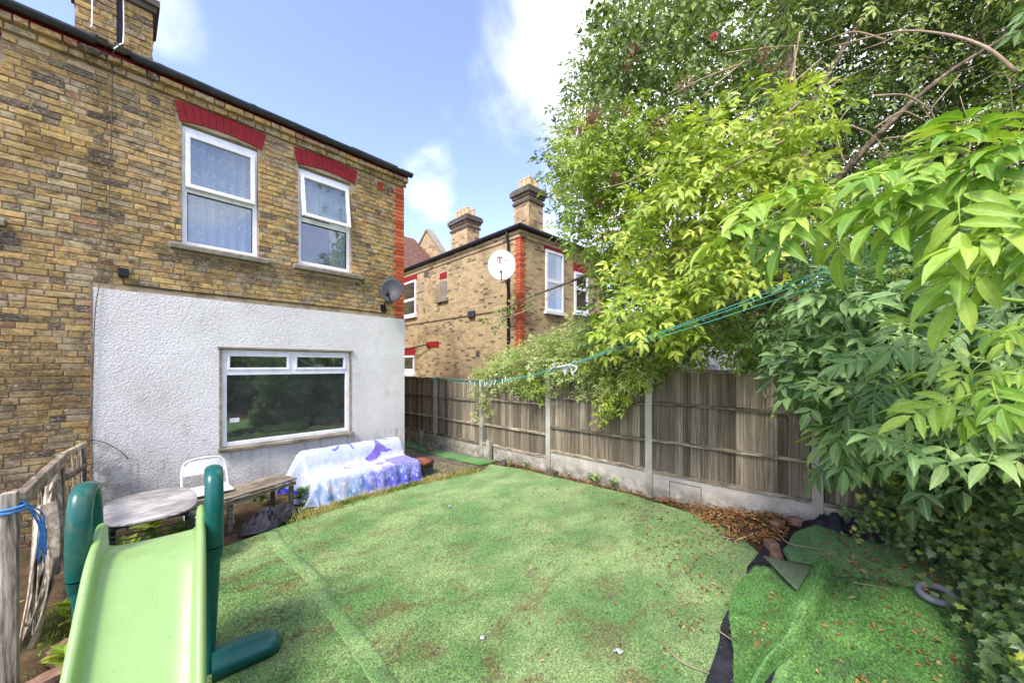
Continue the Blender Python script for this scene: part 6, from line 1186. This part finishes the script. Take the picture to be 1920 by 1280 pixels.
# ---- hedge and trees at the end of the garden, behind the camera: the windows mirror them
hd = thing('rear_hedge', (1, -5.5, 0), 'tall dark hedge closing the garden, mirrored in the window glass', 'hedge')
mb = MB(); mb.box(-7, 9, -6.6, -5.9, -.05, 2.1); mb.build('woody_core', MT['bark'], hd)
L = Leaves(); N = 22000; pos = np.stack([rng.uniform(-7.5, 9.5, N), rng.uniform(-7.0, -5.4, N), 2.6 * rng.random(N) ** .8], 1); L.add(pos, rv(N), rv(N) + np.array([0, .6, .4]), rng.uniform(.12, .22, N), rng.uniform(.08, .14, N), rng.random(N), T_MIN); L.build('foliage', MT['leaf_dark'], hd)
for (x, y, hgt) in ((-3.5, -8.5, 5.5), (3.2, -9, 6.2)):
    t_ = thing('rear_tree', (x, y, 0), 'taller round-headed tree rising over the rear hedge' if hgt > 6 else 'shorter round-headed tree rising over the rear hedge', 'tree', 'trees behind the rear hedge'); mb = MB(); mb.tube([(x, y, -.1), (x + .1, y, hgt * .6), (x, y, hgt * .85)], [.2, .13, .05], 9); mb.build('trunk', MT['bark'], t_, True); L = Leaves(); N = 5000; o = rv(N) * rng.random((N, 1)) ** .4; pos = np.array([x, y, hgt * .68]) + o * np.array([1.9, 1.9, hgt * .34]) * (1 + .25 * np.sin(o[:, :1] * 9)); L.add(pos, rv(N), rv(N) + np.array([0, .4, .6]), .2, .14, rng.random(N), T_MIN); L.build('crown', MT['leaf_dark'], t_)
# ------------------------------------------------------------------ ground plants, litter, grass
def scatter_ground(polyXY, n):
    xs = [p[0] for p in polyXY]; ys = [p[1] for p in polyXY]; o = []
    while len(o) < n:
        x, y = rng.uniform(min(xs), max(xs)), rng.uniform(min(ys), max(ys))
        if pip(x, y, polyXY): o.append((x, y))
    return o
L = Leaves()
def litter(poly, n, size, lift=.012, pile=0.0):
    xy = scatter_ground(poly, n); pos = np.array([(x, y, gh(x, y) + und(x, y) + lift + pile * rng.random()) for x, y in xy]); d = rng.normal(size=(n, 3)); d[:, 2] *= .25; L.add(pos, d, np.array([0, 0, 1.]) + rng.normal(size=(n, 3)) * .45, size * rng.uniform(.5, 1.4, n), size * .5 * rng.uniform(.6, 1.2, n), rng.random(n), T_MED)
litter([(4.35, .95), (4.9, 1.5), (5.2, 1.4), (5.25, .55), (4.7, .5), (4.45, .65)], 800, .05, .012, .04)
litter([(5.05, 5.0), (5.3, 5.0), (5.32, .4), (5.0, .4), (5.1, 2.4)], 900, .04, .005, .02)
litter([(3.2, .7), (4.6, .95), (5.1, 2.2), (4.6, 2.4), (3.6, 1.6), (2.6, .8)], 330, .04)
litter([(2.2, .7), (4.9, 1.0), (5.0, 4.5), (3.8, 3.5), (1.8, 1.5)], 240, .035)
litter([(2.2, -1.2), (2.2, .2), (4.0, .15), (5.0, -.2), (5.1, -1.4)], 420, .045, .035); litter([(4.1, .3), (5.2, .2), (5.2, -.8), (4.4, -.6)], 260, .045, .065, .01)
litter([(2.8, .32), (3.6, .28), (3.6, .5), (2.8, .5)], 110, .03, .075, .01); litter([(4.3, -.4), (4.9, -.4), (4.9, -1.3), (4.0, -1.3)], 260, .05, .04, .03)
L.build('leaf_litter', MT['leaf_dry'], None); tag(bpy.data.objects['leaf_litter'], 'brown dead leaves scattered along the fence foot and turf', 'leaf litter')
def tuft(L, x, y, n, h, spread, lean=.5, wd=.006):
    pos = np.array([(x + rng.normal() * spread, y + rng.normal() * spread, gh(x, y) + und(x, y) - .01) for _ in range(n)]); d = rng.normal(size=(n, 3)) * lean; d[:, 2] = 1; L.add(pos, d, rng.normal(size=(n, 3)) + np.array([0, 0, .2]), h * rng.uniform(.4, 1.2, n), wd, rng.random(n), T_BLADE)
Ld, Lg = Leaves(), Leaves(); edge = smoothpath([(1.55, 5.02, 0), (2.1, 5.12, 0), (2.7, 5.14, 0), (3.4, 5.12, 0), (4.0, 5.02, 0), (4.45, 5.02, 0)], 14)
for p in edge:
    for _ in range(7):
        x, y = p[0] + rng.normal() * .05, p[1] + rng.normal() * .045; s = float(ss(-.1, .25, nz(x * 2.0, y * 2, 3) + (.15 if x > 3.3 or x < 2.0 else -.12))); tuft(Ld if rng.random() < s + .15 else Lg, x, y, 7, .12, .02, .9)
for _ in range(70): x, y = rng.uniform(3.7, 4.7), rng.uniform(5.1, 5.9); tuft(Ld, x, y, 6, .05, .03, 1.2)
for _ in range(40): tuft(Lg, 1.5 + rng.normal() * .12, 5.22 + rng.normal() * .10, 8, .13, .03, .7)
tag(Ld.build('dry_grass', MT['straw'], None), 'straw-coloured dry grass along the turf edge by the asphalt', 'grass'); tag(Lg.build('grass_verge', MT['grass'], None), 'rank green grass growing in front of the covered sofa', 'grass')
def weed(name, p, n, size, lab, mat, up=.8, wr=.32, grp=None, T=T_FULL, lvl=3):
    t_ = thing(name, (p[0], p[1], gh(p[0], p[1])), lab, 'plant', grp); L = Leaves(); b = np.array([p[0], p[1], gh(p[0], p[1]) + und(p[0], p[1])]); hs_ = rng.random(n) ** .7 * size * up * .7; a_ = rng.uniform(0, 2 * math.pi, n); d = np.stack([np.cos(a_), np.sin(a_), rng.uniform(.2, 1.2, n)], 1); pos = np.repeat(b[None], n, 0) + np.stack([rng.normal(size=n) * .02, rng.normal(size=n) * .02, hs_], 1); L.add(pos, d, np.array([0, 0, 1.]) + rng.normal(size=(n, 3)) * .3, size * rng.uniform(.5, 1, n) * .7, size * wr * rng.uniform(.5, .8, n), rng.random(n), T); L.build('leaves', mat, t_, None); mb = MB(); mb.tube([b - ez * .02, b + ez * size * up * .7], .005, 5); mb.build('stem', MT['greenstem'], t_)
for (x, y, n, s, lab) in ((5.22, 3.05, 16, .24, 'thistle-like weed growing against the gravel board, taller of a close pair'), (5.20, 2.72, 18, .22, 'low spreading weed beside the taller weed at the fence foot'), (5.18, 4.42, 16, .2, 'leafy dandelion weed near the third fence post'), (5.2, 4.85, 12, .14, 'small weed close to the mossy brick lump'), (5.22, 3.55, 12, .13, 'flat little weed beside the mossy brick'), ): weed('weed', (x, y), n, s, lab, MT['leaf_mid'], .7, .22, 'weeds at the fence foot')
for (x, y, n, s, lab) in ((.25, 5.5, 30, .34, 'leafy nettle growing behind the oval table'), (.45, 5.2, 26, .3, 'broad-leaved weed under the oval table edge'), (1.75, 5.55, 26, .26, 'leafy weed between the bench and the sofa'), (1.35, 5.98, 22, .3, 'weed growing behind the bench against the wall'), (.05, 5.0, 22, .3, 'weed beside the left table leg'), (-.22, 4.15, 24, .26, 'weed tangled in the broken slats'), (-.2, 3.55, 18, .2, 'low weed among the brick rubble')): weed('weed', (x, y), n, s, lab, MT['leaf_bright'] if x < .5 else MT['leaf_mid'], .9, .42, 'weeds round the table')
weed('garden_plant', (-.72, 4.25), 90, .42, 'yellow-green leafy plant behind the woven fence', MT['leaf_bright'], 1.2, .4)
L = Leaves()
for _ in range(300): x, y = rng.uniform(-.36, -.1), rng.uniform(2.3, 4.6); tuft(L, x, y, 3, .05, .02, .9, .008)
tag(L.build('mossy_weeds', MT['grass'], None), 'sparse mossy weeds between the rubble and the turf edge', 'grass')

# ------------------------------------------------------------------ pile of the turf near the camera: short fibres, each taking the turf's colour where it stands
def pile(poly, n, off, mat, parent, name='turf_pile', dmax=5.5, undk=1.0, hl=(.010, .020)):
    xs = [p[0] for p in poly]; ys = [p[1] for p in poly]; o = []
    while len(o) < n:
        x = rng.uniform(min(xs), max(xs), 4000); y = rng.uniform(min(ys), max(ys), 4000); d = x * FWD[0] + y * FWD[1]; u = CX + F * (x * RT[0] + y * RT[1]) / np.maximum(d, .1)
        ok = (d > 1.9) & (d < dmax) & (u > -150) & (u < 2050) & (rng.random(4000) < (2.4 / np.maximum(d, 2.4)) ** 1.6)
        for a, b in zip(x[ok], y[ok]):
            if pip(a, b, poly): o.append((a, b))
    o = np.array(o[:n]); z = np.array([gh(a, b) + off + undk * und(a, b) - .002 for a, b in o]); pos = np.column_stack([o, z]); dd = rng.normal(size=(n, 3)) * .8; dd[:, 2] = rng.uniform(.35, 1.2, n)
    L = Leaves(); L.add(pos, dd, rng.normal(size=(n, 3)) * .6 + np.array([0, 0, 1.]), rng.uniform(*hl, n), .0042, .5, T_MIN); return L.build(name, mat, parent)
pile(lawn_poly, 150000, 0, MT['turf'], lawn_o)
pile([(1.6, -1.2), (1.6, .26), (2.55, .30), (3.5, .28), (4.2, .14), (4.55, -.05), (5.0, -.6), (5.0, -1.6)], 60000, .020, MT['turf_new'], lawn2_o, hl=(.014, .026))
A = np.array(off_rows); n = 26000; i = rng.uniform(0, A.shape[0] - 1.001, n); j = rng.uniform(0, A.shape[1] * .86, n); i0, j0 = i.astype(int), j.astype(int); fi, fj = (i - i0)[:, None], (j - j0)[:, None]
q0 = A[i0, j0] * (1 - fi) * (1 - fj) + A[i0 + 1, j0] * fi * (1 - fj) + A[i0, j0 + 1] * (1 - fi) * fj + A[i0 + 1, j0 + 1] * fi * fj; nn = unit(np.cross(A[i0 + 1, j0] - A[i0, j0], A[i0, j0 + 1] - A[i0, j0])); nn = np.where(nn[:, 2:3] < 0, -nn, nn) if True else nn
L = Leaves(); L.add(q0 + nn * .010, nn + rng.normal(size=(n, 3)) * .5, rng.normal(size=(n, 3)) * .6 + nn, rng.uniform(.012, .024, n), .0042, .5, T_MIN); L.build('turf_pile', MT['turf_new'], cut)
